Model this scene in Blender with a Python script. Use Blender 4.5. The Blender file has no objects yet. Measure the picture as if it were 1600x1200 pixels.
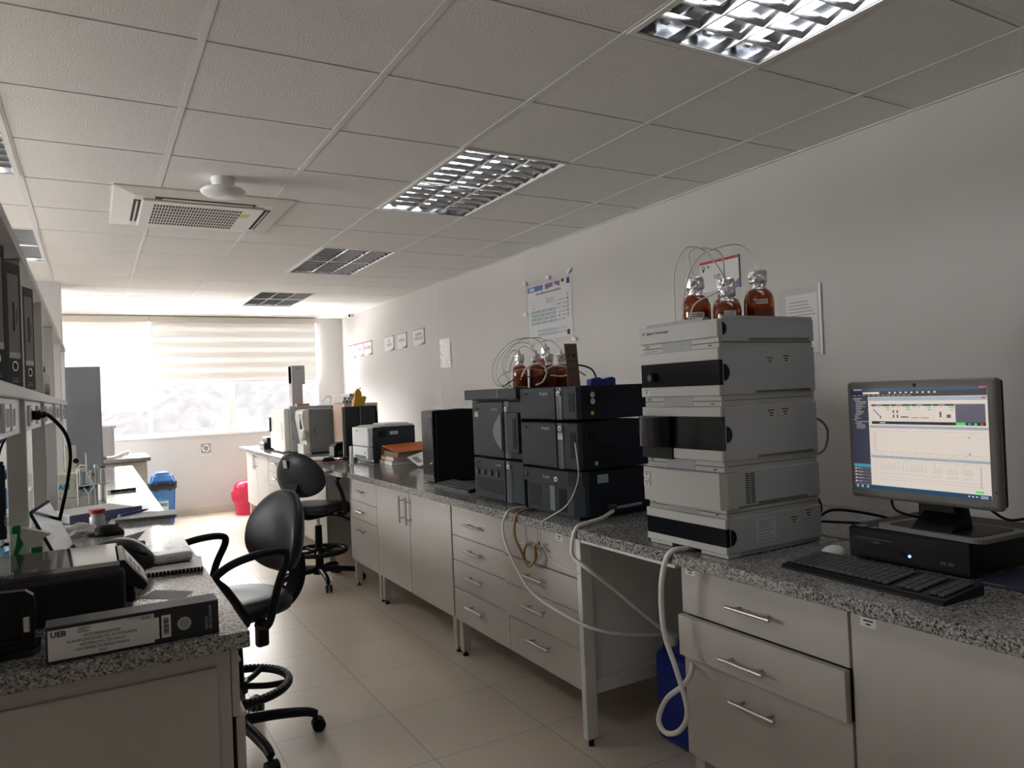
import bpy, bmesh, math, random
from mathutils import Vector, Matrix

random.seed(7)
PI = math.pi
SC = bpy.context.scene
COL = SC.collection

# ---------------------------------------------------------------- camera, sky, exposure
cam = bpy.data.cameras.new('camera')
cam.sensor_width = 36.0
cam.lens = 1150.146 / 1600 * 36.0
cam.clip_start = 0.02
camera = bpy.data.objects.new('camera', cam)
COL.objects.link(camera)
r_, u_, f_ = (Vector((0.8677922, -0.49523624, -0.04096052)), Vector((0.03026913, -0.02959493, 0.99910356)),
              Vector((0.49600451, 0.86825412, 0.01069188)))
camera.matrix_world = Matrix(((r_.x, u_.x, -f_.x, 0), (r_.y, u_.y, -f_.y, 0), (r_.z, u_.z, -f_.z, 1.425), (0, 0, 0, 1)))
SC.camera = camera

world = bpy.data.worlds.new('overcast sky')
SC.world = world
world.use_nodes = True
bg = world.node_tree.nodes['Background']
bg.inputs['Color'].default_value = (1.0, 0.968, 0.945, 1)
bg.inputs['Strength'].default_value = 30.0
LAMP_ON = 14.0

# daylight through the window opening is sampled through this portal (it adds no light of its own)
pl = bpy.data.lights.new('window_portal', 'AREA')
pl.shape = 'RECTANGLE'
pl.size, pl.size_y = 6.1, 1.6
pl.cycles.is_portal = True
po = bpy.data.objects.new('window_portal', pl)
po.location = (-0.2, 10.62, 1.78)
po.rotation_euler = (-PI / 2, 0, 0)
COL.objects.link(po)
pl2 = bpy.data.lights.new('added_window_portal', 'AREA')  # portal for the added side window
pl2.shape = 'RECTANGLE'
pl2.size, pl2.size_y = 1.1, 2.3
pl2.cycles.is_portal = True
po2 = bpy.data.objects.new('added_window_portal', pl2)
po2.location = (-3.6, 4.75, 1.85)
po2.rotation_euler = (0, -PI / 2, 0)
COL.objects.link(po2)

SC.view_settings.view_transform = 'Standard'
SC.view_settings.look = 'None'
SC.view_settings.gamma = 1.0
SC.view_settings.exposure = 0.3
SC.view_settings.use_curve_mapping = False
SC.cycles.max_bounces = 14
SC.cycles.diffuse_bounces = 8
SC.cycles.glossy_bounces = 6
SC.cycles.transparent_max_bounces = 16
SC.cycles.caustics_reflective = False
SC.cycles.caustics_refractive = False
SC.cycles.sample_clamp_indirect = 20.0
SC.cycles.use_denoising = True

# ---------------------------------------------------------------- materials
MATS = {}


def mat(name, color, rough=0.5, metal=0.0, spec=0.5, emit=None, strength=0.0, alpha=1.0, trans=0.0, coat=0.0, ior=1.45):
    if name in MATS:
        return MATS[name]
    m = bpy.data.materials.new(name)
    m.use_nodes = True
    b = m.node_tree.nodes['Principled BSDF']
    b.inputs['Base Color'].default_value = (*color, 1)
    b.inputs['Roughness'].default_value = rough
    b.inputs['Metallic'].default_value = metal
    b.inputs['Specular IOR Level'].default_value = spec
    b.inputs['IOR'].default_value = ior
    b.inputs['Transmission Weight'].default_value = trans
    b.inputs['Coat Weight'].default_value = coat
    b.inputs['Alpha'].default_value = alpha
    if emit:
        b.inputs['Emission Color'].default_value = (*emit, 1)
        b.inputs['Emission Strength'].default_value = strength
    MATS[name] = m
    return m


def nodes_of(m):
    return m.node_tree.nodes, m.node_tree.links, m.node_tree.nodes['Principled BSDF']


def noisy(m, c1, c2, scale, bump=0.0, detail=4.0, lo=0.35, hi=0.65, stretch=None, rough=None):
    """Object-space noise between two colours with an optional bump."""
    n, l, b = nodes_of(m)
    tc = n.new('ShaderNodeTexCoord')
    src = tc.outputs['Object']
    if stretch:
        mp = n.new('ShaderNodeMapping')
        mp.inputs['Scale'].default_value = stretch
        l.new(src, mp.inputs['Vector'])
        src = mp.outputs['Vector']
    t = n.new('ShaderNodeTexNoise')
    t.inputs['Scale'].default_value = scale
    t.inputs['Detail'].default_value = detail
    l.new(src, t.inputs['Vector'])
    r = n.new('ShaderNodeValToRGB')
    r.color_ramp.elements[0].position = lo
    r.color_ramp.elements[1].position = hi
    r.color_ramp.elements[0].color = (*c1, 1)
    r.color_ramp.elements[1].color = (*c2, 1)
    l.new(t.outputs['Fac'], r.inputs['Fac'])
    l.new(r.outputs['Color'], b.inputs['Base Color'])
    if bump:
        bp = n.new('ShaderNodeBump')
        bp.inputs['Strength'].default_value = bump
        bp.inputs['Distance'].default_value = 0.004
        l.new(t.outputs['Fac'], bp.inputs['Height'])
        l.new(bp.outputs['Normal'], b.inputs['Normal'])
    return m


def granite(name='granite'):
    m = mat(name, (0.35, 0.35, 0.34), 0.12, spec=0.6)
    n, l, b = nodes_of(m)
    tc = n.new('ShaderNodeTexCoord')
    v = n.new('ShaderNodeTexVoronoi')
    v.inputs['Scale'].default_value = 230
    l.new(tc.outputs['Object'], v.inputs['Vector'])
    sep = n.new('ShaderNodeSeparateColor')
    l.new(v.outputs['Color'], sep.inputs['Color'])
    t = n.new('ShaderNodeTexNoise')
    t.inputs['Scale'].default_value = 110
    t.inputs['Detail'].default_value = 3
    l.new(tc.outputs['Object'], t.inputs['Vector'])
    mx = n.new('ShaderNodeMath')
    mx.operation = 'ADD'
    l.new(sep.outputs['Red'], mx.inputs[0])
    l.new(t.outputs['Fac'], mx.inputs[1])
    r = n.new('ShaderNodeValToRGB')
    r.color_ramp.interpolation = 'CONSTANT'
    e = r.color_ramp.elements
    e[0].position = 0.0
    e[0].color = (0.035, 0.035, 0.033, 1)
    e[1].position = 0.36
    e[1].color = (0.12, 0.117, 0.112, 1)
    for p, c in ((0.5, 0.22), (0.68, 0.31), (0.82, 0.4)):
        q = e.new(p)
        q.color = (c, c * 0.985, c * 0.95, 1)
    hv = n.new('ShaderNodeMath')
    hv.operation = 'MULTIPLY'
    hv.inputs[1].default_value = 0.6
    l.new(mx.outputs[0], hv.inputs[0])
    l.new(hv.outputs[0], r.inputs['Fac'])
    l.new(r.outputs['Color'], b.inputs['Base Color'])
    return m


def brick_floor():
    m = mat('floor tile', (0.42, 0.37, 0.31), 0.3, spec=0.5)
    n, l, b = nodes_of(m)
    tc = n.new('ShaderNodeTexCoord')
    mp = n.new('ShaderNodeMapping')
    mp.inputs['Location'].default_value = (-1.125, -3.2, 0)
    l.new(tc.outputs['Object'], mp.inputs['Vector'])
    br = n.new('ShaderNodeTexBrick')
    br.offset = 0.0
    br.inputs['Scale'].default_value = 1.0
    br.inputs['Brick Width'].default_value = 0.505
    br.inputs['Row Height'].default_value = 0.505
    br.inputs['Mortar Size'].default_value = 0.0022
    br.inputs['Mortar Smooth'].default_value = 0.1
    br.inputs['Color1'].default_value = (0.70, 0.62, 0.52, 1)
    br.inputs['Color2'].default_value = (0.68, 0.60, 0.50, 1)
    br.inputs['Mortar'].default_value = (0.36, 0.32, 0.27, 1)
    l.new(mp.outputs['Vector'], br.inputs['Vector'])
    t = n.new('ShaderNodeTexNoise')
    t.inputs['Scale'].default_value = 3.0
    t.inputs['Detail'].default_value = 5
    l.new(tc.outputs['Object'], t.inputs['Vector'])
    mxc = n.new('ShaderNodeMix')
    mxc.data_type = 'RGBA'
    mxc.blend_type = 'MULTIPLY'
    mxc.inputs['Factor'].default_value = 0.12
    l.new(br.outputs['Color'], mxc.inputs['A'])
    l.new(t.outputs['Fac'], mxc.inputs['B'])
    l.new(mxc.outputs['Result'], b.inputs['Base Color'])
    return m


def mixed_glass(name, tint, amount, rough=0.02):
    """Thin clear sheet: mostly transparent, a little gloss."""
    if name in MATS:
        return MATS[name]
    m = bpy.data.materials.new(name)
    m.use_nodes = True
    n, l = m.node_tree.nodes, m.node_tree.links
    n.clear()
    o = n.new('ShaderNodeOutputMaterial')
    t = n.new('ShaderNodeBsdfTransparent')
    t.inputs['Color'].default_value = (*tint, 1)
    g = n.new('ShaderNodeBsdfGlossy')
    g.inputs['Roughness'].default_value = rough
    x = n.new('ShaderNodeMixShader')
    x.inputs[0].default_value = amount
    l.new(t.outputs[0], x.inputs[1])
    l.new(g.outputs[0], x.inputs[2])
    l.new(x.outputs[0], o.inputs['Surface'])
    MATS[name] = m
    return m


def blind_cloth(name, color, clear, through):
    """Back-lit blind fabric: translucent weave with some open mesh."""
    m = bpy.data.materials.new(name)
    m.use_nodes = True
    n, l = m.node_tree.nodes, m.node_tree.links
    n.clear()
    o = n.new('ShaderNodeOutputMaterial')
    t = n.new('ShaderNodeBsdfTranslucent')
    t.inputs['Color'].default_value = (*color, 1)
    d = n.new('ShaderNodeBsdfDiffuse')
    d.inputs['Color'].default_value = (*color, 1)
    x = n.new('ShaderNodeMixShader')
    x.inputs[0].default_value = 1.0 - through
    l.new(t.outputs[0], x.inputs[1])
    l.new(d.outputs[0], x.inputs[2])
    tr = n.new('ShaderNodeBsdfTransparent')
    y = n.new('ShaderNodeMixShader')
    y.inputs[0].default_value = clear
    l.new(x.outputs[0], y.inputs[1])
    l.new(tr.outputs[0], y.inputs[2])
    l.new(y.outputs[0], o.inputs['Surface'])
    MATS[name] = m
    return m


WALL = noisy(mat('wall paint', (0.53, 0.515, 0.5), 0.75), (0.52, 0.505, 0.49), (0.55, 0.535, 0.52), 1.2)
CEIL = noisy(mat('ceiling tile', (0.6, 0.59, 0.57), 0.9), (0.80, 0.785, 0.765), (0.86, 0.845, 0.825), 160, bump=0.4, detail=2)
TBAR = mat('ceiling grid white', (0.8, 0.79, 0.78), 0.5)
FLOOR = brick_floor()
GRAN = granite()
CAB = noisy(mat('cabinet laminate', (0.6, 0.58, 0.55), 0.6, spec=0.3), (0.44, 0.42, 0.395), (0.465, 0.445, 0.42), 4)
CABGREY = mat('bench frame enamel', (0.66, 0.67, 0.66), 0.45)
GAP = mat('dark gap', (0.06, 0.055, 0.05), 0.8)
STEEL = mat('brushed steel', (0.5, 0.48, 0.46), 0.32, 1.0)
CHROME = mat('chrome', (0.75, 0.75, 0.75), 0.12, 1.0)
ALU = mat('lamp aluminium', (0.55, 0.56, 0.58), 0.16, 1.0)
ALUW = mat('window aluminium', (0.82, 0.82, 0.83), 0.4)
WHITE = mat('white plastic', (0.8, 0.8, 0.79), 0.4)
OFFW = mat('off white plastic', (0.72, 0.71, 0.67), 0.4)
PAPER = mat('paper', (0.7, 0.7, 0.69), 0.8)
BLACK = mat('black plastic', (0.006, 0.006, 0.007), 0.45, spec=0.22)
BLACKG = mat('black gloss plastic', (0.006, 0.006, 0.008), 0.15, spec=0.3)
LEATHER = noisy(mat('black vinyl', (0.016, 0.017, 0.02), 0.42, spec=0.35), (0.013, 0.014, 0.017), (0.02, 0.021, 0.025), 90, bump=0.12)
RUBBER = mat('black rubber', (0.015, 0.015, 0.015), 0.7)
DARKGREY = mat('dark grey plastic', (0.05, 0.05, 0.055), 0.45)
INK = mat('black ink', (0.02, 0.02, 0.025), 0.7)
INKBLUE = mat('blue ink', (0.03, 0.05, 0.14), 0.7)
INKGREY = mat('grey ink', (0.25, 0.25, 0.27), 0.7)
TUBE_ON = mat('lit fluorescent tube', (0.9, 0.9, 0.9), 0.4, emit=(0.95, 0.97, 1.0), strength=LAMP_ON)
TUBE_OFF = mat('unlit fluorescent tube', (0.78, 0.78, 0.78), 0.3)
BLUEPL = mat('blue plastic', (0.05, 0.2, 0.6), 0.4)
NAVY = mat('deep blue plastic', (0.006, 0.02, 0.22), 0.4)
GREENPL = mat('green plastic', (0.01, 0.2, 0.05), 0.35)
REDPL = mat('red plastic', (0.4, 0.02, 0.03), 0.4)
GLASSY = mixed_glass('clear acrylic', (0.93, 0.94, 0.94), 0.12)
PANE = mixed_glass('window glass', (0.95, 0.96, 0.96), 0.05)
SLEEVE = mixed_glass('clear sleeve film', (0.97, 0.97, 0.97), 0.03, 0.25)


# ---------------------------------------------------------------- building helpers
class B:
    """Collects simple solids in world coordinates and links them as ONE mesh object."""

    def __init__(s, m=None):
        s.v, s.f, s.fm, s.fs, s.mats = [], [], [], [], []
        s.X = None
        s.cur = 0
        if m:
            s.m(m)

    def m(s, mt):
        if mt not in s.mats:
            s.mats.append(mt)
        s.cur = s.mats.index(mt)
        return s

    def add(s, verts, faces, smooth=False):
        k = len(s.v)
        X = s.X
        for p in verts:
            p = Vector(p)
            s.v.append(X @ p if X else p)
        for q in faces:
            s.f.append([i + k for i in q])
            s.fm.append(s.cur)
            s.fs.append(smooth)
        return s

    def bm(s, bm, smooth=False):
        bm.verts.index_update()
        s.add([v.co.copy() for v in bm.verts], [[v.index for v in f.verts] for f in bm.faces], smooth)
        bm.free()
        return s

    def box(s, x0, y0, z0, x1, y1, z1, b=0.0, seg=2):
        x0, x1 = min(x0, x1), max(x0, x1)
        y0, y1 = min(y0, y1), max(y0, y1)
        z0, z1 = min(z0, z1), max(z0, z1)
        if b <= 0:
            return s.add([(x0, y0, z0), (x1, y0, z0), (x1, y1, z0), (x0, y1, z0), (x0, y0, z1), (x1, y0, z1), (x1, y1, z1), (x0, y1, z1)],
                         [(0, 3, 2, 1), (4, 5, 6, 7), (0, 1, 5, 4), (1, 2, 6, 5), (2, 3, 7, 6), (3, 0, 4, 7)])
        q = bmesh.new()
        bmesh.ops.create_cube(q, size=1)
        for v in q.verts:
            v.co = Vector(((x0 + x1) / 2 + v.co.x * (x1 - x0), (y0 + y1) / 2 + v.co.y * (y1 - y0), (z0 + z1) / 2 + v.co.z * (z1 - z0)))
        b = min(b, 0.49 * min(x1 - x0, y1 - y0, z1 - z0))
        bmesh.ops.bevel(q, geom=q.edges[:], offset=b, segments=seg, affect='EDGES', profile=0.5)
        return s.bm(q)

    def quad(s, a, b, c, d):
        return s.add([a, b, c, d], [(0, 1, 2, 3)])

    def prism(s, poly, axis, a, b, smooth=False):
        """poly: 2-d outline; axis 'x','y' or 'z' is the extrusion axis from a to b."""
        def P(u, v, w):
            return {'x': (w, u, v), 'y': (u, w, v), 'z': (u, v, w)}[axis]
        n = len(poly)
        s.add([P(u, v, a) for u, v in poly], [list(range(n))])
        s.add([P(u, v, b) for u, v in poly], [list(range(n))[::-1]])
        vs = [P(u, v, a) for u, v in poly] + [P(u, v, b) for u, v in poly]
        return s.add(vs, [(i, (i + 1) % n, (i + 1) % n + n, i + n) for i in range(n)], smooth)

    def cyl(s, p0, p1, r0, r1=None, n=16, caps=True):
        p0, p1 = Vector(p0), Vector(p1)
        r1 = r0 if r1 is None else r1
        d = (p1 - p0).normalized()
        a = d.orthogonal().normalized()
        c = d.cross(a)
        ring = lambda p, r: [p + (a * math.cos(2 * PI * i / n) + c * math.sin(2 * PI * i / n)) * r for i in range(n)]
        A, Bq = ring(p0, r0), ring(p1, r1)
        s.add(A + Bq, [(i, (i + 1) % n, (i + 1) % n + n, i + n) for i in range(n)], True)
        if caps:
            s.add(A, [list(range(n))[::-1]])
            s.add(Bq, [list(range(n))])
        return s

    def lathe(s, prof, c, n=24, axis=None, smooth=True):
        """prof: (radius, height) pairs about a vertical axis at c."""
        c = Vector(c)
        vs, fs = [], []
        for r, z in prof:
            for i in range(n):
                t = 2 * PI * i / n
                vs.append((c.x + r * math.cos(t), c.y + r * math.sin(t), c.z + z))
        for k in range(len(prof) - 1):
            for i in range(n):
                j = (i + 1) % n
                fs.append((k * n + i, k * n + j, (k + 1) * n + j, (k + 1) * n + i))
        return s.add(vs, fs, smooth)

    def tube(s, pts, r, n=8, smooth=6, closed=False):
        P = [Vector(p) for p in pts]
        if smooth and len(P) > 2:
            Q = []
            m_ = len(P)
            rng = range(m_ if closed else m_ - 1)
            for i in rng:
                p1, p2 = P[i], P[(i + 1) % m_]
                p0 = P[i - 1] if (i > 0 or closed) else p1 * 2 - p2
                p3 = P[(i + 2) % m_] if (i + 2 < m_ or closed) else p2 * 2 - p1
                for k in range(smooth):
                    t = k / smooth
                    Q.append(0.5 * ((2 * p1) + (-p0 + p2) * t + (2 * p0 - 5 * p1 + 4 * p2 - p3) * t * t + (-p0 + 3 * p1 - 3 * p2 + p3) * t ** 3))
            if not closed:
                Q.append(P[-1])
            P = Q
        rr = r if callable(r) else (lambda t: r)
        vs, fs = [], []
        N = len(P)
        a = None
        for i, p in enumerate(P):
            d = (P[(i + 1) % N] - P[i - 1]) if closed else (P[min(i + 1, N - 1)] - P[max(i - 1, 0)])
            if d.length < 1e-9:
                d = Vector((0, 0, 1))
            d.normalize()
            a = d.orthogonal().normalized() if a is None else (a - d * a.dot(d))
            if a.length < 1e-6:
                a = d.orthogonal()
            a.normalize()
            c = d.cross(a)
            q = rr(i / max(1, N - 1))
            for k in range(n):
                t = 2 * PI * k / n
                vs.append(p + (a * math.cos(t) + c * math.sin(t)) * q)
        for i in range(N if closed else N - 1):
            for k in range(n):
                j = (k + 1) % n
                i2 = (i + 1) % N
                fs.append((i * n + k, i * n + j, i2 * n + j, i2 * n + k))
        s.add(vs, fs, True)
        if not closed:
            s.add(vs[:n], [list(range(n))[::-1]])
            s.add(vs[-n:], [list(range(n))])
        return s

    def obj(s, name, parent=None):
        me = bpy.data.meshes.new(name)
        inv = None
        if parent is not None:
            inv = world_of(parent).inverted()
        me.from_pydata([(inv @ p if inv else p) for p in s.v], [], s.f)
        for mt in s.mats:
            me.materials.append(mt)
        me.polygons.foreach_set('material_index', s.fm)
        me.polygons.foreach_set('use_smooth', s.fs)
        me.update()
        o = bpy.data.objects.new(name, me)
        COL.objects.link(o)
        if parent is not None:
            o.parent = parent
        return o


def world_of(o):
    M = o.matrix_basis.copy()
    p = o.parent
    while p is not None:
        M = p.matrix_basis @ M
        p = p.parent
    return M


def tag(o, label, cat, group=None):
    o['label'] = label
    o['category'] = cat
    if group:
        o['group'] = group
    return o


def thing(name, label, cat, loc, rz=0.0, group=None):
    o = bpy.data.objects.new(name, None)
    o.empty_display_size = 0.05
    COL.objects.link(o)
    o.location = loc
    o.rotation_euler = (0, 0, rz)
    return tag(o, label, cat, group)


def struct(o):
    o['kind'] = 'structure'
    return o


def copy_thing(o, label=None, group=None):
    c = o.copy()
    COL.objects.link(c)
    for ch in [x for x in bpy.data.objects if x.parent == o]:
        d = ch.copy()
        COL.objects.link(d)
        d.parent = c
        for g in [x for x in bpy.data.objects if x.parent == ch]:
            e = g.copy()
            COL.objects.link(e)
            e.parent = d
    if label:
        c['label'] = label
    if group:
        c['group'] = group
    return c


def lettering(text, size, M, mt, parent, name='lettering', align='LEFT', depth=0.0004, bold=0.0):
    cu = bpy.data.curves.new(name, 'FONT')
    cu.body = text
    cu.size = size
    cu.align_x = align
    cu.extrude = depth
    cu.offset = bold
    cu.resolution_u = 2
    t = bpy.data.objects.new('tmp', cu)
    COL.objects.link(t)
    bpy.context.view_layer.update()
    me = bpy.data.meshes.new_from_object(t.evaluated_get(bpy.context.evaluated_depsgraph_get()))
    bpy.data.objects.remove(t)
    me.name = name
    me.transform((world_of(parent).inverted() if parent else Matrix()) @ M)
    me.materials.clear()
    me.materials.append(mt)
    o = bpy.data.objects.new(name, me)
    COL.objects.link(o)
    o.parent = parent
    return o


def frame(o, right, up):
    """Matrix whose x runs along right, y along up, at point o."""
    right, up = Vector(right).normalized(), Vector(up).normalized()
    nrm = right.cross(up).normalized()
    up = nrm.cross(right)
    return Matrix(((right.x, up.x, nrm.x, o[0]), (right.y, up.y, nrm.y, o[1]), (right.z, up.z, nrm.z, o[2]), (0, 0, 0, 1)))


FACE_X = lambda x, y, z: frame((x, y, z), (0, -1, 0), (0, 0, 1))      # writing on a face that looks to -x
FACE_Y = lambda x, y, z: frame((x, y, z), (1, 0, 0), (0, 0, 1))       # writing on a face that looks to -y

# ---------------------------------------------------------------- room shell
XW, YW, ZC = 3.144, 10.37, 2.577
XL, YB = -3.4, -1.6
b = B(FLOOR).box(XL, YB, -0.05, XW + 0.12, YW + 0.15, 0)
struct(b.obj('floor'))
b = B(WALL).box(XW, YB, 0, XW + 0.12, YW, ZC + 0.1)
struct(b.obj('wall_right'))
b = B(WALL).box(XL - 0.12, YB, 0, XL, YW, 1.4).box(XL - 0.12, YB, 2.3, XL, YW, ZC + 0.1).box(XL - 0.12, YB, 1.4, XL, 3.75, 2.3).box(XL - 0.12, 5.75, 1.4, XL, YW, 2.3)
struct(b.obj('wall_left'))
b = B(WALL).box(XL, YB - 0.12, 0, XW, YB, ZC + 0.1)
struct(b.obj('wall_back'))
WX0, WX1, WZ0, WZ1 = -3.1, 2.78, 1.04, 2.53
b = B(WALL)
b.box(XL, YW, 0, XW, YW + 0.15, WZ0).box(XL, YW, WZ1, XW, YW + 0.15, ZC + 0.1)
b.box(XL, YW, WZ0, WX0, YW + 0.15, WZ1).box(WX1, YW, WZ0, XW, YW + 0.15, WZ1)
struct(b.obj('wall_window'))
b = B(WALL).box(-0.75, 7.72, 0, -0.222, 8.2, ZC)
struct(b.obj('pillar'))
b = B(mat('skirting tile', (0.5, 0.46, 0.4), 0.4))
b.box(XL, YW - 0.012, 0, XW, YW, 0.1, 0.003)
struct(b.obj('baseboard_window'))
b = B(MATS['skirting tile']).box(XW - 0.012, YB, 0, XW, YW - 0.012, 0.1, 0.003)
struct(b.obj('baseboard_right'))
# a joint line down the painted wall
b = B(mat('joint filler', (0.6, 0.59, 0.58), 0.8)).box(XW - 0.0015, 6.972, 0.0, XW, 6.978, ZC)
struct(b.obj('trim_1'))

# suspended ceiling: tiles between white bars, with openings for the louvre lamps
CX, CY, CS = 0.336, 1.86, 0.605
LAMPS = [(2, -2), (2, 2), (2, 6), (2, 10), (-2, -2), (-2, 2), (-2, 6), (-2, 10)]
holes = {(c, r + k) for c, r in LAMPS for k in (0, 1)}
b = B(CEIL)
for c in range(-7, 6):
    for r in range(-7, 16):
        if (c, r) in holes:
            continue
        x0, x1 = max(XL, CX + CS * c), min(XW, CX + CS * (c + 1))
        y0, y1 = max(YB, CY + CS * r), min(YW, CY + CS * (r + 1))
        if x1 > x0 and y1 > y0:
            g = 0.013
            b.m(CEIL).box(x0 + g, y0 + g, ZC - 0.001, x1 - g, y1 - g, ZC + 0.012)
            b.m(GAP).box(x0, y0, ZC + 0.012, x1, y1, ZC + 0.02)
struct(b.obj('ceiling'))
b = B(TBAR)
for c in range(-6, 6):
    x = CX + CS * c
    if XL < x < XW:
        b.box(x - 0.012, YB, ZC - 0.0025, x + 0.012, YW, ZC + 0.004)
struct(b.obj('trim_2'))
b = B(TBAR)
for r in range(-6, 16):
    y = CY + CS * r
    if YB < y < YW:
        for c in range(-7, 6):
            x0, x1 = max(XL, CX + CS * c + 0.012), min(XW, CX + CS * (c + 1) - 0.012)
            if x1 > x0:
                b.box(x0, y - 0.009, ZC + 0.001, x1, y + 0.009, ZC + 0.006)
struct(b.obj('trim_3'))
b = B(TBAR).box(XW - 0.02, YB, ZC - 0.004, XW, YW, ZC).box(XL, YW - 0.02, ZC - 0.004, XW - 0.02, YW, ZC)
struct(b.obj('trim_4'))

# window: frame, mullions, panes, sill
win = struct(B(ALUW).box(WX0, YW + 0.02, WZ0, WX1, YW + 0.1, WZ0 + 0.035).box(WX0, YW + 0.02, WZ1 - 0.03, WX1, YW + 0.1, WZ1)
             .box(WX1 - 0.03, YW + 0.02, WZ0 + 0.035, WX1, YW + 0.1, WZ1 - 0.03).box(WX0, YW + 0.02, WZ0 + 0.035, WX0 + 0.03, YW + 0.1, WZ1 - 0.03)
             .box(1.585, YW + 0.02, WZ0 + 0.035, 1.665, YW + 0.09, WZ1 - 0.03).box(0.62, YW + 0.02, WZ0 + 0.035, 0.665, YW + 0.09, WZ1 - 0.03)
             .box(-0.6, YW + 0.02, WZ0 + 0.035, -0.53, YW + 0.09, WZ1 - 0.03).box(-1.8, YW + 0.02, WZ0 + 0.035, -1.73, YW + 0.09, WZ1 - 0.03).obj('window_1'))
for x0, x1 in ((WX0 + 0.03, -1.8), (-1.73, -0.6), (-0.53, 0.62), (0.665, 1.585), (1.665, WX1 - 0.03)):
    B(PANE).box(x0, YW + 0.05, WZ0 + 0.035, x1, YW + 0.056, WZ1 - 0.03).obj('pane', win)
B(ALUW).box(WX0, YW - 0.015, WZ0 - 0.02, WX1, YW + 0.02, WZ0).obj('sill', win)

w2 = B(ALUW)  # unseen side window, added to bring in daylight from the left
for y in (3.75, 4.73, 5.71):
    w2.box(XL - 0.09, y, 1.44, XL - 0.02, y + 0.04, 2.26)
w2 = struct(w2.box(XL - 0.09, 3.75, 1.4, XL - 0.02, 5.75, 1.44).box(XL - 0.09, 3.75, 2.26, XL - 0.02, 5.75, 2.3).obj('added_window'))
for y in (3.79, 4.77):
    B(PANE).box(XL - 0.06, y, 1.44, XL - 0.054, y + 0.94, 2.26).obj('pane', w2)

# hillside beyond the glass
m = noisy(mat('hillside scrub', (0.4, 0.42, 0.36), 0.95, spec=0.0), (0.030, 0.030, 0.0314), (0.041, 0.0395, 0.042), 2.6, detail=8, lo=0.3, hi=0.7)
q = bmesh.new()
bmesh.ops.create_grid(q, x_segments=60, y_segments=30, size=1)
for v in q.verts:
    x, y = v.co.x * 22, 15 + (v.co.y + 1) * 14
    h = -1.5 + (y - 15) * 0.2 + 0.7 * math.sin(x * 0.9 + y) * math.cos(y * 0.7 - x * 0.3) + random.uniform(-0.3, 0.3)
    v.co = Vector((x + 3, y, h))
struct(B(m).bm(q, True).obj('hillside'))

# blinds
CL_A = blind_cloth('blind weave', (0.86, 0.85, 0.82), 0.0, 0.012)
CL_B = blind_cloth('blind sheer', (0.9, 0.9, 0.89), 0.03, 0.05)
CL_C = blind_cloth('blind pale weave', (0.93, 0.93, 0.92), 0.012, 0.036)
CASS = mat('blind cassette', (0.6, 0.56, 0.5), 0.5)


def blind(x0, x1, zbot, solid, sheer, frac, label, phase):
    t = thing('roller_blind', label, 'blind', ((x0 + x1) / 2, YW - 0.06, zbot), 0, 'zebra roller blinds at the window')
    B(CASS).box(x0 - 0.005, YW - 0.1, 2.49, x1 + 0.005, YW, 2.565, 0.008).obj('cassette', t)
    f = B(solid)
    z, per, k = 2.49 + phase, 0.135, 0
    while z > zbot + 0.02:
        z1 = z - per * frac
        for mt, a, c in ((solid, z, z1), (sheer, z1, z - per)):
            a, c = min(a, 2.49), max(c, zbot + 0.02)
            if a > c:
                f.m(mt).box(x0 + 0.01, YW - 0.061, c, x1 - 0.01, YW - 0.06, a)
        z -= per
    f.obj('fabric', t)
    B(ALUW).box(x0 + 0.008, YW - 0.072, zbot, x1 - 0.008, YW - 0.05, zbot + 0.022, 0.006).obj('bottom_rail', t)
    B(PAPER).tube([(x1 + 0.0, YW - 0.085, 2.5), (x1 + 0.0, YW - 0.085, 1.6)], 0.0025, 6).obj('pull_chain', t)
    return t


blind(0.66, 2.755, 1.70, CL_A, CL_B, 0.56, 'white striped roller blind stopping well above the sill, beside the wall corner', 0.02)
blind(-3.05, 0.645, 1.375, CL_C, CL_B, 0.5, 'white striped roller blind pulled low, behind the tall grey cabinet', 0.0)


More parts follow.
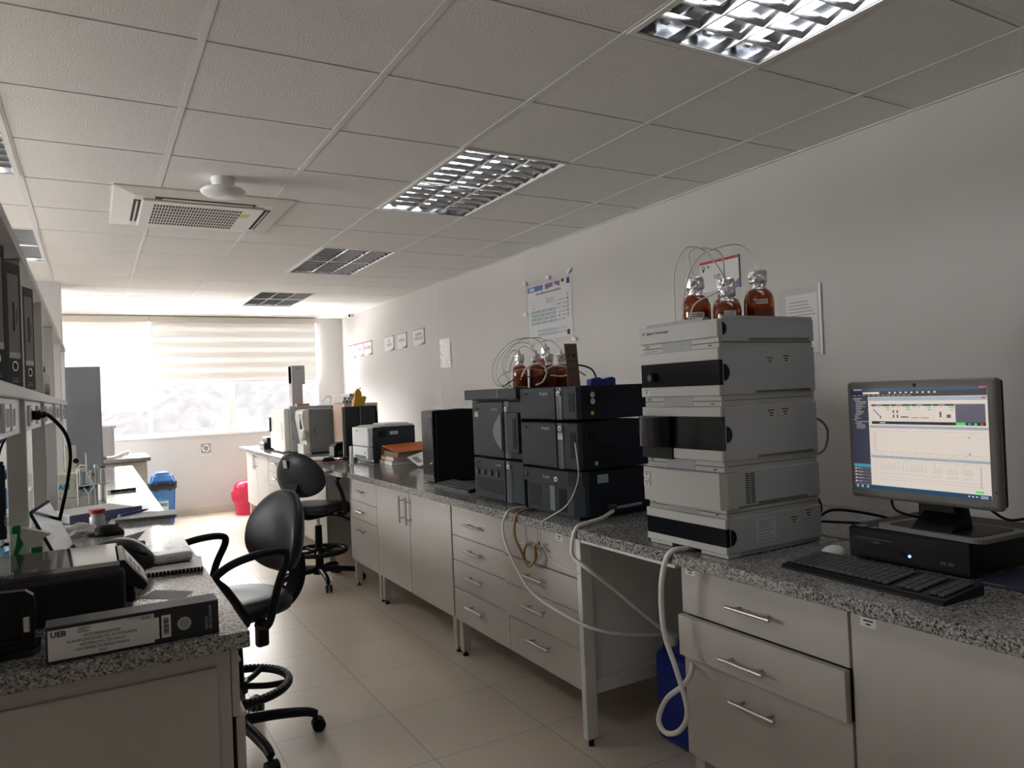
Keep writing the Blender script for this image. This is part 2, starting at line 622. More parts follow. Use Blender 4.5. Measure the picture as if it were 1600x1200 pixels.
# ceiling lamps
def louvre_lamp(c, r, lit, label):
    x0, y0 = CX + CS * c, CY + CS * r
    x1, y1 = x0 + CS, y0 + 2 * CS
    t = thing('ceiling_lamp', label, 'ceiling lamp', ((x0 + x1) / 2, (y0 + y1) / 2, ZC), 0, 'recessed louvre lamps in the tile ceiling')
    fr = B(TBAR)
    w = 0.022
    for a in ((x0, y0, x1, y0 + w), (x0, y1 - w, x1, y1), (x0, y0 + w, x0 + w, y1 - w), (x1 - w, y0 + w, x1, y1 - w)):
        fr.box(a[0], a[1], ZC - 0.006, a[2], a[3], ZC + 0.002)
    fr.obj('frame', t)
    h = B(ALU)
    zt = ZC + 0.062
    ix0, iy0, ix1, iy1 = x0 + w, y0 + w, x1 - w, y1 - w
    h.box(ix0, iy0, zt, ix1, iy1, zt + 0.01)
    h.box(ix0 - 0.01, iy0, ZC, ix0, iy1, zt).box(ix1, iy0, ZC, ix1 + 0.01, iy1, zt)
    h.box(ix0, iy0 - 0.01, ZC, ix1, iy0, zt).box(ix0, iy1, ZC, ix1, iy1 + 0.01, zt)
    h.obj('reflector', t)
    lv = B(ALU)
    bw = (ix1 - ix0) / 3
    for k in range(4):
        x = ix0 + bw * k
        lv.prism([(x - 0.004, ZC), (x + 0.004, ZC), (x + 0.014, ZC + 0.03), (x - 0.014, ZC + 0.03)], 'y', iy0, iy1)
    n = 12
    for k in range(1, n):
        y = iy0 + (iy1 - iy0) * k / n
        for j in range(3):
            a0, a1 = ix0 + bw * j + 0.006, ix0 + bw * (j + 1) - 0.006
            lv.prism([(y - 0.003, ZC + 0.002), (y + 0.003, ZC + 0.002), (y + 0.006, ZC + 0.014), (y + 0.008, ZC + 0.023), (y - 0.008, ZC + 0.023), (y - 0.006, ZC + 0.014)], 'x', a0, a1)
    lv.obj('louvre', t)
    for j in range(3):
        x = ix0 + bw * (j + 0.5)
        tb = B(TUBE_ON if lit[j] else TUBE_OFF).cyl((x, iy0 + 0.05, ZC + 0.042), (x, iy1 - 0.05, ZC + 0.042), 0.013, n=12).obj('tube', t)
        for y in (iy0 + 0.025, iy1 - 0.05):
            B(WHITE).box(x - 0.018, y, ZC + 0.026, x + 0.018, y + 0.025, ZC + 0.06, 0.006).obj('lamp_holder', tb)
    return t


louvre_lamp(2, -2, (0, 1, 1), 'large lit louvre lamp cut by the top of the photo, over the white instrument stack')
louvre_lamp(2, 2, (1, 1, 0), 'lit louvre lamp in the tile ceiling, between the air conditioner and the plain wall')
louvre_lamp(2, 6, (0, 0, 0), 'unlit dark louvre lamp, the second from the window in the row by the plain wall')
louvre_lamp(2, 10, (0, 0, 0), 'small unlit louvre lamp closest to the window blinds')
louvre_lamp(-2, -2, (1, 1, 1), 'lit louvre lamp over the near end of the island bench, out of the picture')
louvre_lamp(-2, 2, (1, 1, 1), 'louvre lamp showing only an end at the photo edge above the rack')
louvre_lamp(-2, 6, (1, 1, 1), 'lit louvre lamp just above the top board of the reagent rack')

# cassette air conditioner
ACW = noisy(mat('air conditioner plastic', (0.72, 0.7, 0.66), 0.45), (0.71, 0.69, 0.65), (0.73, 0.71, 0.67), 3)
ax0, ay0, ax1, ay1 = 0.13, 4.25, 1.05, 5.17
t = thing('air_conditioner', 'white square cassette air conditioner set in the ceiling tiles', 'air conditioner', ((ax0 + ax1) / 2, (ay0 + ay1) / 2, ZC))
b = B(ACW)
i0 = 0.10
zo, zi = ZC - 0.008, ZC - 0.024
o4 = [(ax0, ay0), (ax1, ay0), (ax1, ay1), (ax0, ay1)]
i4 = [(ax0 + i0, ay0 + i0), (ax1 - i0, ay0 + i0), (ax1 - i0, ay1 - i0), (ax0 + i0, ay1 - i0)]
b.add([(x, y, ZC) for x, y in o4] + [(x, y, zo) for x, y in o4] + [(x, y, zi) for x, y in i4],
      [(i, (i + 1) % 4, (i + 1) % 4 + 4, i + 4) for i in range(4)] + [(i + 4, (i + 1) % 4 + 4, (i + 1) % 4 + 8, i + 8) for i in range(4)] + [(8, 9, 10, 11)])
b.obj('panel', t)
g0, g1, h0, h1 = ax0 + 0.2, ax1 - 0.2, ay0 + 0.22, ay1 - 0.2
b = B(ACW).box(ax0 + 0.14, ay0 + 0.16, zi - 0.012, ax1 - 0.14, ay1 - 0.14, zi, 0.008)
gr = b.obj('grille', t)
b = B(GAP)
nx, ny = 30, 7
for i in range(nx):
    for j in range(ny):
        x = g0 + (g1 - g0 - 0.05) * (i + 0.15) / nx
        y = h0 + (h1 - h0) * (j + 0.12) / ny
        b.box(x, y, zi - 0.0128, x + (g1 - g0) / nx * 0.55, y + (h1 - h0) / ny * 0.72, zi - 0.0118)
b.obj('slots', gr)
for (sx0, sy0, sx1, sy1) in ((ax0 + 0.2, ay0 + 0.105, ax1 - 0.2, ay0 + 0.15), (ax0 + 0.2, ay1 - 0.135, ax1 - 0.2, ay1 - 0.105),
                             (ax0 + 0.1, ay0 + 0.2, ax0 + 0.135, ay1 - 0.2), (ax1 - 0.135, ay0 + 0.2, ax1 - 0.1, ay1 - 0.2)):
    B(GAP).box(sx0, sy0, zi - 0.002, sx1, sy1, zi).m(ACW).box(sx0 + (sx1 - sx0) * 0.05 + 0.012, sy0 + 0.014, zi - 0.006, sx1 - 0.012, sy1 - 0.01, zi - 0.003).obj('air_vane', t)
B(mat('energy sticker', (0.55, 0.62, 0.2), 0.6)).box(ax1 - 0.25, ay0 + 0.3, zi - 0.0136, ax1 - 0.2, ay0 + 0.38, zi - 0.012).obj('sticker', t)

# round access point under the ceiling
t = thing('wireless_access_point', 'round white disc hanging from the ceiling before the air conditioner', 'access point', (0.615, 3.97, ZC))
B(WHITE).lathe([(0.0, -0.097), (0.05, -0.095), (0.092, -0.087), (0.108, -0.075), (0.11, -0.067), (0.10, -0.059), (0.05, -0.053), (0.0, -0.053)], (0.615, 3.97, ZC), 36).obj('disc', t)
B(OFFW).cyl((0.615, 3.97, ZC - 0.055), (0.615, 3.97, ZC - 0.001), 0.05, 0.06, 24).obj('mount', t)
t = thing('ceiling_sensor', 'tiny white sensor with a dark lens where ceiling and wall meet', 'sensor', (3.1, 9.85, ZC - 0.01))
B(WHITE).box(3.07, 9.8, ZC - 0.04, 3.144, 9.88, ZC - 0.004, 0.01).obj('housing', t)
B(BLACK).cyl((3.085, 9.8, ZC - 0.024), (3.085, 9.79, ZC - 0.024), 0.014).obj('lens', t)
# ---------------------------------------------------------------- benches
ZT = 0.891          # worktop height
HX = 1.69           # front plane of the right-hand cabinets


def bar_handle(parent, s, xf, y, z, length, vertical=False, name='handle'):
    b = B(STEEL)
    xo = xf + s * 0.032
    h = length / 2
    if vertical:
        b.cyl((xo, y, z - h), (xo, y, z + h), 0.006, n=10)
        for q in (-0.65, 0.65):
            b.cyl((xf, y, z + q * h), (xo, y, z + q * h), 0.0045, n=8)
    else:
        b.cyl((xo, y - h, z), (xo, y + h, z), 0.006, n=10)
        for q in (-0.65, 0.65):
            b.cyl((xf, y + q * h, z), (xo, y + q * h, z), 0.0045, n=8)
    return b.obj(name, parent)


def cabinet(name, label, cat, s, xf, xb, y0, y1, fronts, group=None, z0=0.2, z1=0.853, legs=True, side_y=None):
    """fronts: (kind, y0, y1, z0, z1, handle y, handle z, handle length, vertical, pulled out by)"""
    t = thing(name, label, cat, (xf, (y0 + y1) / 2, 0), 0, group)
    bd = B(CAB)
    bd.box(xf - s * 0.02, y0 + 0.001, z0, xb, y1 - 0.001, z1)
    bd.m(GAP).box(xf - s * 0.019, y0 + 0.006, z0 + 0.004, xf - s * 0.0195, y1 - 0.006, z1 - 0.045)
    bd.obj('carcass', t)
    for k, a0, a1, c0, c1, hy, hz, hl, vert, out in fronts:
        x = xf + s * out
        d = B(CAB).box(x, a0 + 0.002, c0 + 0.002, x - s * (0.018 + out * 0.2), a1 - 0.002, c1 - 0.002, 0.0015, 1).obj(k, t)
        if hl:
            bar_handle(d, s, x, hy, hz, hl, vert)
    if legs:
        for ly in (y0 + 0.035, y1 - 0.035):
            for lx in (xf - s * 0.04, xb + s * 0.04):
                lg = B(CAB).box(lx - 0.022, ly - 0.022, 0.03, lx + 0.022, ly + 0.022, z0).obj('leg', t)
                B(BLACK).cyl((lx, ly, 0), (lx, ly, 0.008), 0.017, n=12).cyl((lx, ly, 0.008), (lx, ly, 0.03), 0.006, n=8).obj('foot', lg)
    return t


def worktop(name, label, x0, x1, y0, y1):
    t = thing(name, label, 'worktop', ((x0 + x1) / 2, (y0 + y1) / 2, ZT))
    B(GRAN).box(x0, y0, ZT - 0.038, x1, y1, ZT, 0.002, 1).obj('slab', t)
    return t


def notice(parent, s, x, y, z, w=0.034):
    """Small white inventory label with dark lines on a face that looks along x."""
    b = B(PAPER).box(x, y - w / 2, z - w * 0.36, x + s * 0.0006, y + w / 2, z + w * 0.36)
    b.m(INK)
    for k, (l, q) in enumerate(((0.8, 0.22), (0.6, 0.0), (0.3, -0.2))):
        b.box(x + s * 0.0006, y - w * l / 2, z + w * q - w * 0.045, x + s * 0.001, y + w * l / 2, z + w * q + w * 0.045)
    return b.obj('inventory_sticker', parent)


def notice_y(parent, x, y, z, w=0.034):
    b = B(mat('aged sticker', (0.55, 0.53, 0.47), 0.7)).box(x - w / 2, y - 0.0006, z - w * 0.36, x + w / 2, y, z + w * 0.36)
    b.m(INK)
    for l, q in ((0.8, 0.22), (0.55, 0.0), (0.35, -0.2)):
        b.box(x - w * l / 2, y - 0.001, z + w * q - w * 0.045, x + w * l / 2, y - 0.0006, z + w * q + w * 0.045)
    return b.obj('inventory_sticker', parent)


worktop('granite_worktop', 'speckled granite worktop carrying the white and the navy instrument stacks', 1.59, 2.72, 0.3, 5.235)
worktop('granite_worktop', 'shiny granite worktop by the window carrying the grey cabinets of the chromatograph', 1.55, 2.72, 5.24, 9.58)

XB = 2.6
g = 'white laboratory bench cabinets'
a = cabinet('drawer_cabinet', 'white three-drawer cabinet below the black keyboard, its middle drawer ajar', 'cabinet', -1, HX, XB, 1.247, 1.875,
            [('drawer', 1.247, 1.875, 0.668, 0.85, 1.565, 0.742, 0.17, False, 0.0),
             ('drawer', 1.247, 1.875, 0.53, 0.668, 1.58, 0.585, 0.17, False, 0.022),
             ('drawer', 1.247, 1.875, 0.2, 0.53, 1.565, 0.453, 0.17, False, 0.0)], g)
notice(a, -1, HX, 1.83, 0.815, 0.045)
a = cabinet('door_cabinet', 'white cabinet with one plain door under the desktop computer', 'cabinet', -1, HX, XB, 0.62, 1.243,
            [('door', 0.62, 1.243, 0.2, 0.85, 0.68, 0.72, 0.17, True, 0.0)], g)
notice(a, -1, HX, 1.19, 0.808, 0.045)
rows = ((0.66, 0.83), (0.527, 0.66), (0.376, 0.527), (0.2, 0.376))
fr = []
for i, (c0, c1) in enumerate(rows):
    out = 0.016 if i in (1, 2) else 0.008 if i == 0 else 0.0
    fr.append(('drawer', 3.075, 3.685, c0, c1, 3.40, (0.742, 0.603, 0.465, 0.31)[i], 0.19, False, 0.0))
    fr.append(('drawer', 2.465, 3.075, c0, c1, 2.785, (0.745, 0.605, 0.465, 0.31)[i], 0.19, False, out))
a = cabinet('drawer_cabinet', 'white eight-drawer cabinet with a rubber tube looped on a handle', 'cabinet', -1, HX, XB, 2.46, 3.69, fr, g)
notice(a, -1, HX - 0.008, 2.60, 0.812, 0.05)
a = cabinet('door_cabinet', 'white two-door cabinet with paired upright handles under the black tower computer', 'cabinet', -1, HX, XB, 3.70, 4.918,
            [('door', 3.70, 4.305, 0.2, 0.85, 4.285, 0.715, 0.17, True, 0.0), ('door', 4.31, 4.918, 0.2, 0.85, 4.40, 0.715, 0.17, True, 0.0)], g)
notice(a, -1, HX, 3.80, 0.815, 0.04)
a = cabinet('drawer_cabinet', 'white three-drawer cabinet next to the knee space with the stool pushed in', 'cabinet', -1, HX, XB, 4.92, 5.535,
            [('drawer', 4.92, 5.535, 0.66, 0.85, 5.24, 0.745, 0.17, False, 0.0),
             ('drawer', 4.92, 5.535, 0.528, 0.66, 5.24, 0.598, 0.17, False, 0.0),
             ('drawer', 4.92, 5.535, 0.2, 0.528, 5.24, 0.455, 0.17, False, 0.0)], g)
for yy in (5.12, 5.02):
    notice(a, -1, HX, yy, 0.815, 0.03)
a = cabinet('door_cabinet', 'white door cabinet mostly hidden behind the backrest of the stool', 'cabinet', -1, 1.64, XB, 6.02, 7.4,
            [('door', 6.02, 6.71, 0.2, 0.85, 6.66, 0.715, 0.17, True, 0.0), ('door', 6.71, 7.4, 0.2, 0.85, 6.76, 0.715, 0.17, True, 0.0)], g)
a = cabinet('drawer_cabinet', 'white narrow drawer cabinet between stool backrest and the end cupboard', 'cabinet', -1, 1.64, XB, 7.41, 8.28,
            [('drawer', 7.41, 8.28, c0, c1, 7.86, (c0 + c1) / 2 + 0.02, 0.17, False, 0.0) for c0, c1 in ((0.68, 0.85), (0.53, 0.68), (0.376, 0.53), (0.2, 0.376))], g)
a = cabinet('door_cabinet', 'white cupboard with two upright handles at the bench end by the red bag', 'cabinet', -1, 1.64, XB, 8.29, 9.55,
            [('door', 8.29, 8.92, 0.2, 0.85, 8.88, 0.74, 0.17, True, 0.0), ('door', 8.925, 9.55, 0.2, 0.85, 8.97, 0.74, 0.17, True, 0.0)], g)

# knee space: rail, back panel and side frame between the cabinets
t = thing('bench_frame', 'grey-white open frame and back panel of the knee space holding the blue canister', 'frame', (1.72, 2.17, 0))
B(CABGREY).box(1.67, 1.88, 0.815, 1.71, 2.455, 0.853).obj('rail', t)
B(CABGREY).box(2.56, 1.88, 0.2, 2.58, 2.455, 0.853).obj('back_panel', t)
b = B(CABGREY).box(1.665, 2.425, 0.03, 1.72, 2.455, 0.853, 0.003).box(1.72, 2.435, 0.2, 2.55, 2.455, 0.255).box(1.72, 2.435, 0.80, 2.55, 2.455, 0.853)
b.box(1.72, 2.449, 0.255, 2.55, 2.455, 0.8)
sf = b.obj('side_frame', t)
B(BLACK).cyl((1.692, 2.44, 0), (1.692, 2.44, 0.03), 0.012, n=10).obj('foot', sf)

# ---------------------------------------------------------------- white instrument stack
ISIDE = noisy(mat('instrument side', (0.42, 0.45, 0.49), 0.5), (0.41, 0.44, 0.48), (0.43, 0.46, 0.50), 3)
IFRONT = mat('instrument front', (0.45, 0.455, 0.445), 0.45)
IWIN = mat('smoked window', (0.010, 0.011, 0.013), 0.1, spec=0.2)
IGREY = mat('instrument mid grey', (0.33, 0.35, 0.37), 0.5)
GREENL = mat('green badge', (0.12, 0.3, 0.18), 0.5)
SX0, SX1, SY0, SY1 = 1.648, 2.083, 1.62, 1.98


def base_strip(t, z0, z1):
    """Recessed foot of a module with status blocks on the front."""
    b = B(IFRONT).box(SX0 + 0.008, SY0 + 0.004, z0, SX1 - 0.006, SY1 - 0.004, z1)
    zm = z0 + (z1 - z0) * 0.48
    b.m(GAP).box(SX0 + 0.0072, SY0 + 0.004, zm - 0.0012, SX0 + 0.008, SY1 - 0.004, zm + 0.0012)
    b.box(SX0 + 0.02, SY0 + 0.0035, zm, SX1 - 0.02, SY0 + 0.004, zm + 0.0018)
    b.m(IGREY).box(SX0 + 0.0068, 1.745, z0 + 0.002, SX0 + 0.0078, 1.88, z1 - 0.001)
    b.m(INK).box(SX0 + 0.0066, 1.655, z0 + 0.006, SX0 + 0.008, 1.668, z0 + 0.009)
    b.m(GREENL).box(SX0 + 0.0066, 1.945, zm + 0.004, SX0 + 0.008, 1.963, z1 - 0.004)
    b.m(INKGREY).box(SX0 + 0.0066, 1.905, z0 + 0.005, SX0 + 0.008, 1.965, z0 + 0.007)
    return b.obj('base_strip', t)


def side_vents(t, z, x0=1.80, x1=2.06, n=42):
    b = B(GAP)
    for k in range(n):
        x = x0 + (x1 - x0) * k / n
        b.box(x, SY0 - 0.0008, z, x + (x1 - x0) / n * 0.55, SY0 + 0.0005, z + 0.007)
    return b.obj('vent_slots', t)


def notch(t, z, r):
    """Half-round finger recess at the front edge of the side wall."""
    poly = [(SX0 + 0.018, z - r)] + [(SX0 + 0.018 + r * 0.95 * math.cos(a), z + r * math.sin(a)) for a in [(-90 + 15 * i) * PI / 180 for i in range(13)]]
    return B(BLACK).prism(poly, 'y', SY0 - 0.0012, SY0 + 0.001).obj('finger_grip', t)


# solvent tray
t = thing('solvent_tray', 'white solvent tray on top of the instrument stack, holding the amber bottles', 'instrument', (1.865, 1.8, 1.535))
b = B(ISIDE).box(SX0 + 0.012, SY0, 1.553, SX1, SY1, 1.60)
b.box(SX0 + 0.012, SY0, 1.60, SX1, SY0 + 0.008, 1.622).box(SX0 + 0.012, SY1 - 0.008, 1.60, SX1, SY1, 1.622).box(SX1 - 0.008, SY0 + 0.008, 1.60, SX1, SY1 - 0.008, 1.622)
b.m(IFRONT).box(SX0 + 0.02, SY0 - 0.001, 1.622, SX1 - 0.006, SY0 + 0.011, 1.632)
b.obj('body', t)
b = B(IFRONT).box(SX0 - 0.003, SY0 - 0.003, 1.566, SX0 + 0.018, SY1 + 0.003, 1.622, 0.003)
fp = b.obj('front_panel', t)
B(IGREY).box(SX0 + 0.02, 1.70, 1.622, SX0 + 0.045, SY1 - 0.01, 1.634).obj('tube_rail', t)
lettering('Agilent Technologies', 0.013, FACE_X(SX0 - 0.0032, 1.945, 1.598), INK, fp)
B(INK).cyl((SX0 - 0.003, 1.96, 1.602), (SX0 - 0.0036, 1.96, 1.602), 0.005, n=10).m(IFRONT).cyl((SX0 - 0.0036, 1.96, 1.602), (SX0 - 0.004, 1.96, 1.602), 0.003, n=10).obj('emblem', fp)
notch(t, 1.592, 0.02)
side_vents(t, 1.556, 1.78, 2.06)
base_strip(t, 1.535, 1.566)

# pump module with smoked window
t = thing('pump_module', 'white module under the solvent tray, with a dark window and two side stickers', 'instrument', (1.865, 1.8, 1.388))
B(ISIDE).box(SX0 + 0.012, SY0, 1.388, SX1, SY1, 1.534, 0.002, 1).obj('body', t)
fp = B(IFRONT).box(SX0 - 0.003, SY0 - 0.002, 1.497, SX0 + 0.012, SY1 + 0.003, 1.534, 0.002, 1).box(SX0 - 0.003, SY0 - 0.002, 1.388, SX0 + 0.012, SY1 + 0.003, 1.42, 0.002, 1).obj('front_panel', t)
b = B(IWIN).box(SX0, SY0 - 0.001, 1.42, SX0 + 0.014, SY1 + 0.002, 1.497)
b.m(BLACK).cyl((SX0, 1.915, 1.452), (SX0 - 0.022, 1.915, 1.452), 0.017, 0.014, 20).m(DARKGREY).cyl((SX0 - 0.022, 1.915, 1.452), (SX0 - 0.024, 1.915, 1.452), 0.009, n=14)
b.obj('window', t)
notch(t, 1.458, 0.026)
side_vents(t, 1.391)
for x, z in ((1.87, 1.492), (1.945, 1.497)):
    notice_y(t, x, SY0, z, 0.036)
notice(t, -1, SX0 - 0.003, 1.955, 1.405, 0.03)
base_strip(t, 1.355, 1.388)

# autosampler
t = thing('autosampler', 'white module with a black drum bulging out of its dark window', 'instrument', (1.865, 1.8, 1.187))
B(ISIDE).box(SX0 + 0.012, SY0, 1.187, SX1, SY1, 1.354, 0.002, 1).obj('body', t)
B(IFRONT).box(SX0 - 0.003, SY0 - 0.002, 1.323, SX0 + 0.012, SY1 + 0.003, 1.354, 0.002, 1).box(SX0 - 0.003, SY0 - 0.002, 1.187, SX0 + 0.012, 1.835, 1.22, 0.002, 1).obj('front_panel', t)
B(IWIN).box(SX0, SY0 - 0.001, 1.22, SX0 + 0.014, SY1 + 0.002, 1.323).obj('window', t)
dr = [(1.835, 0)] + [(1.835 + 0.15 * (1 - math.cos(a)) / 2, -0.045 * math.sin(a)) for a in [i * PI / 12 for i in range(1, 12)]] + [(1.985, 0)]
B(BLACKG).prism([(SX0 - 0.006 + q, y) for y, q in dr], 'z', 1.225, 1.322, True).m(BLACK).box(SX0 - 0.008, 1.835, 1.183, SX0 + 0.012, 1.985, 1.225, 0.003).obj('drum_door', t)
notch(t, 1.268, 0.026)
side_vents(t, 1.19)
for x, z in ((1.865, 1.325), (1.93, 1.327)):
    notice_y(t, x, SY0, z, 0.04)
base_strip(t, 1.153, 1.187)

# column oven with bulging plain front
t = thing('column_oven', 'white module with a plain bulging front and a vent grid in its side', 'instrument', (1.865, 1.8, 1.043))
B(ISIDE).box(SX0 + 0.05, SY0, 1.043, SX1, SY1, 1.153, 0.002, 1).obj('body', t)
poly = [(SX0 + 0.055, SY0 - 0.002), (SX0 + 0.012, SY0 - 0.002), (SX0 - 0.008, SY0 + 0.012)]
poly += [(SX0 - 0.010 - 0.016 * math.sin(k / 9 * PI), SY0 + 0.03 + (SY1 - SY0 - 0.03) * k / 9) for k in range(10)] + [(SX0, SY1 + 0.012), (SX0 + 0.055, SY1 + 0.012)]
fp = B(IFRONT).prism(poly, 'z', 1.04, 1.151).obj('front_cover', t)
notch(t, 1.098, 0.024)
b = B(GAP)
for k in range(14):
    for j in range(2):
        b.box(1.738 + j * 0.022, SY0 - 0.0008, 1.052 + k * 0.0068, 1.756 + j * 0.022, SY0 + 0.0005, 1.0555 + k * 0.0068)
b.obj('vent_grid', t)
side_vents(t, 1.046, 1.79, 2.02, 36)
notice(t, -1, SX0 - 0.0185, 1.955, 1.128, 0.03)
notice(t, -1, SX0 - 0.0185, 1.955, 1.098, 0.03)
base_strip(t, 1.014, 1.04)

# detector
t = thing('detector_module', 'white lowest module of the stack, with a black band and a specification plate', 'instrument', (1.865, 1.8, 0.906))
B(ISIDE).box(SX0 + 0.012, SY0, 0.906, SX1, SY1, 1.013, 0.002, 1).obj('body', t)
B(IFRONT).box(SX0 - 0.003, SY0 - 0.002, 0.983, SX0 + 0.012, SY1 + 0.003, 1.013, 0.002, 1).box(SX0 - 0.003, SY0 - 0.002, 0.906, SX0 + 0.012, SY1 + 0.003, 0.928, 0.002, 1).obj('front_panel', t)
B(IWIN).box(SX0 - 0.001, SY0 - 0.001, 0.928, SX0 + 0.014, SY1 + 0.002, 0.983).obj('black_band', t)
notch(t, 0.955, 0.025)
b = B(mat('spec plate', (0.56, 0.58, 0.6), 0.6)).box(1.775, SY0 - 0.0006, 0.925, 1.865, SY0, 1.0)
b.m(INKGREY)
for k in range(7):
    b.box(1.782, SY0 - 0.001, 0.931 + k * 0.0095, 1.858 - (k % 3) * 0.012, SY0 - 0.0006, 0.933 + k * 0.0095)
b.obj('spec_plate', t)
notice_y(t, 1.95, SY0, 0.978, 0.04)
notice_y(t, 2.02, SY0, 0.992, 0.04)
b = B(IFRONT).box(SX0 + 0.006, SY0 + 0.002, 0.893, SX0 + 0.06, 1.735, 0.906).box(SX0 + 0.006, 1.87, 0.893, SX0 + 0.06, SY1 - 0.004, 0.906)
b.m(IGREY).box(SX0 + 0.06, SY0 + 0.004, 0.894, SX1 - 0.008, SY1 - 0.004, 0.906)
b.obj('base', t)
for x in (1.70, 2.05):
    for y in (1.645, 1.955):
        B(RUBBER).cyl((x, y, ZT), (x, y, 0.895), 0.012, n=10).obj('foot', t)

# amber solvent bottles
AMBER = mat('amber glass', (0.36, 0.06, 0.005), 0.06, spec=0.6, trans=0.55, coat=0.3)
SOLV = mat('amber solvent', (0.14, 0.02, 0.003), 0.1, trans=0.2)
FOIL = noisy(mat('crumpled foil', (0.7, 0.7, 0.72), 0.28, 1.0), (0.55, 0.55, 0.57), (0.85, 0.85, 0.87), 90, bump=1.0, detail=3)


def foil_cap(x, y, z0, z1, r, parent):
    """Crinkled foil wrapped over a bottle neck."""
    n = 22
    prof = ((0.0, 1.5), (0.1, 1.22), (0.25, 0.98), (0.38, 0.92), (0.46, 1.0), (0.5, 1.16), (0.65, 1.2), (0.8, 1.17), (0.95, 1.18), (1.0, 1.0))
    rows = len(prof)
    vs, fs = [], []
    rnd = random.Random(int(x * 1e4 + y * 1e3))
    for k, (f, m_) in enumerate(prof):
        for i in range(n):
            a = 2 * PI * i / n
            q = r * m_ * (1 + rnd.uniform(-0.075, 0.075))
            vs.append((x + q * math.cos(a), y + q * math.sin(a), z0 + (z1 - z0) * f + rnd.uniform(-0.002, 0.002) * (0 < k < rows - 1)))
    for k in range(rows - 1):
        for i in range(n):
            j = (i + 1) % n
            fs.append((k * n + i, k * n + j, (k + 1) * n + j, (k + 1) * n + i))
    fs.append(list(range((rows - 1) * n, rows * n)))
    b = B(FOIL).add(vs, fs)
    if r < 0.02:
        b.cyl((x, y, z1 - 0.003), (x + 0.002, y, z1 + 0.022), r * 0.55, r * 0.12, 9)
    return b.obj('foil_cap', parent)


def amber_bottle(x, y, z, r, h, hc, label, group, level=0.75, stickers=()):
    t = thing('amber_bottle', label, 'bottle', (x, y, z), 0, group)
    nr = r * 0.42
    hs = h * 0.64
    prof = [(0, 0), (r * 0.93, 0), (r, 0.006)] + [(r, hs)] + [(nr + (r - nr) * math.cos(a), hs + (h * 0.34) * math.sin(a)) for a in (0.25, 0.55, 0.85, 1.15, 1.4)] + [(nr, h), (nr, h + 0.02), (0, h + 0.02)]
    B(AMBER).lathe(prof, (x, y, z), 28).obj('glass', t)
    B(SOLV).lathe([(0, 0.004), (r * 0.9, 0.004), (r * 0.95, 0.01), (r * 0.95, hs * level), (0, hs * level)], (x, y, z), 24).obj('solvent', t)
    foil_cap(x, y, z + h * 0.86, z + h + hc, nr * 1.25, t)
    for ang, zz, w, hh in stickers:
        d = Vector((math.cos(ang), math.sin(ang), 0))
        tn = Vector((-d.y, d.x, 0))
        b = B(PAPER)
        k = 6
        for q in range(k):
            a0, a1 = ang - w / r / 2 + w / r * q / k, ang - w / r / 2 + w / r * (q + 1) / k
            P = lambda a, z_: (x + (r + 0.0007) * math.cos(a), y + (r + 0.0007) * math.sin(a), z + z_)
            b.m(PAPER).quad(P(a0, zz), P(a1, zz), P(a1, zz + hh), P(a0, zz + hh))
            b.m(INK)
            Q = lambda a, z_: (x + (r + 0.0011) * math.cos(a), y + (r + 0.0011) * math.sin(a), z + z_)
            if q < k - 1:
                b.quad(Q(a0 + 0.05, zz + hh * 0.25), Q(a1, zz + hh * 0.25), Q(a1, zz + hh * 0.4), Q(a0 + 0.05, zz + hh * 0.4))
                b.quad(Q(a0 + 0.05, zz + hh * 0.6), Q(a1, zz + hh * 0.6), Q(a1, zz + hh * 0.75), Q(a0 + 0.05, zz + hh * 0.75))
        b.obj('bottle_sticker', t)
    return t


g = 'amber solvent bottles on the white tray'
tc = -2.28      # direction towards the aisle
amber_bottle(1.83, 1.895, 1.6005, 0.05, 0.135, 0.06, 'large amber bottle in foil cap nearest the tube rail of the white tray', g, 0.9, [(tc, 0.05, 0.05, 0.02)])
amber_bottle(1.858, 1.778, 1.6005, 0.046, 0.1, 0.045, 'lowest amber bottle of the tray, its foil cap in front of another cap', g, 0.9, [(tc + 0.1, 0.045, 0.04, 0.018)])
amber_bottle(1.968, 1.885, 1.6005, 0.05, 0.13, 0.065, 'amber bottle at the back of the tray between two others', g, 0.8)
amber_bottle(1.985, 1.755, 1.6005, 0.05, 0.143, 0.06, 'tallest amber bottle of the tray, at the end by the plastic-sleeved paper', g, 0.8, [(tc + 0.05, 0.085, 0.04, 0.016)])
TUB = mat('white tubing', (0.78, 0.77, 0.74), 0.4)
for k, pts in enumerate((
        [(1.83, 1.895, 1.79), (1.81, 1.90, 1.86), (1.84, 1.90, 1.90), (1.93, 1.87, 1.885), (1.965, 1.885, 1.80)],
        [(1.70, 1.86, 1.63), (1.715, 1.87, 1.80), (1.775, 1.88, 1.89), (1.87, 1.89, 1.895), (1.93, 1.885, 1.84), (1.968, 1.885, 1.795)],
        [(1.70, 1.83, 1.63), (1.74, 1.84, 1.77), (1.80, 1.83, 1.86), (1.93, 1.80, 1.90), (1.99, 1.775, 1.86), (1.985, 1.755, 1.80)],
        [(1.70, 1.80, 1.63), (1.735, 1.80, 1.69), (1.80, 1.79, 1.72), (1.858, 1.778, 1.745)])):
    o = B(TUB).tube(pts, 0.0025, 8, 10).obj('solvent_tube')
    tag(o, ('thin white tube bent over between two foil caps on the white tray', 'thin white tube making the widest loop above the amber bottles',
            'thin white tube arching to the tallest amber bottle', 'short white tube rising only to the lowest amber bottle')[k], 'tube', 'tubes of the amber bottles')

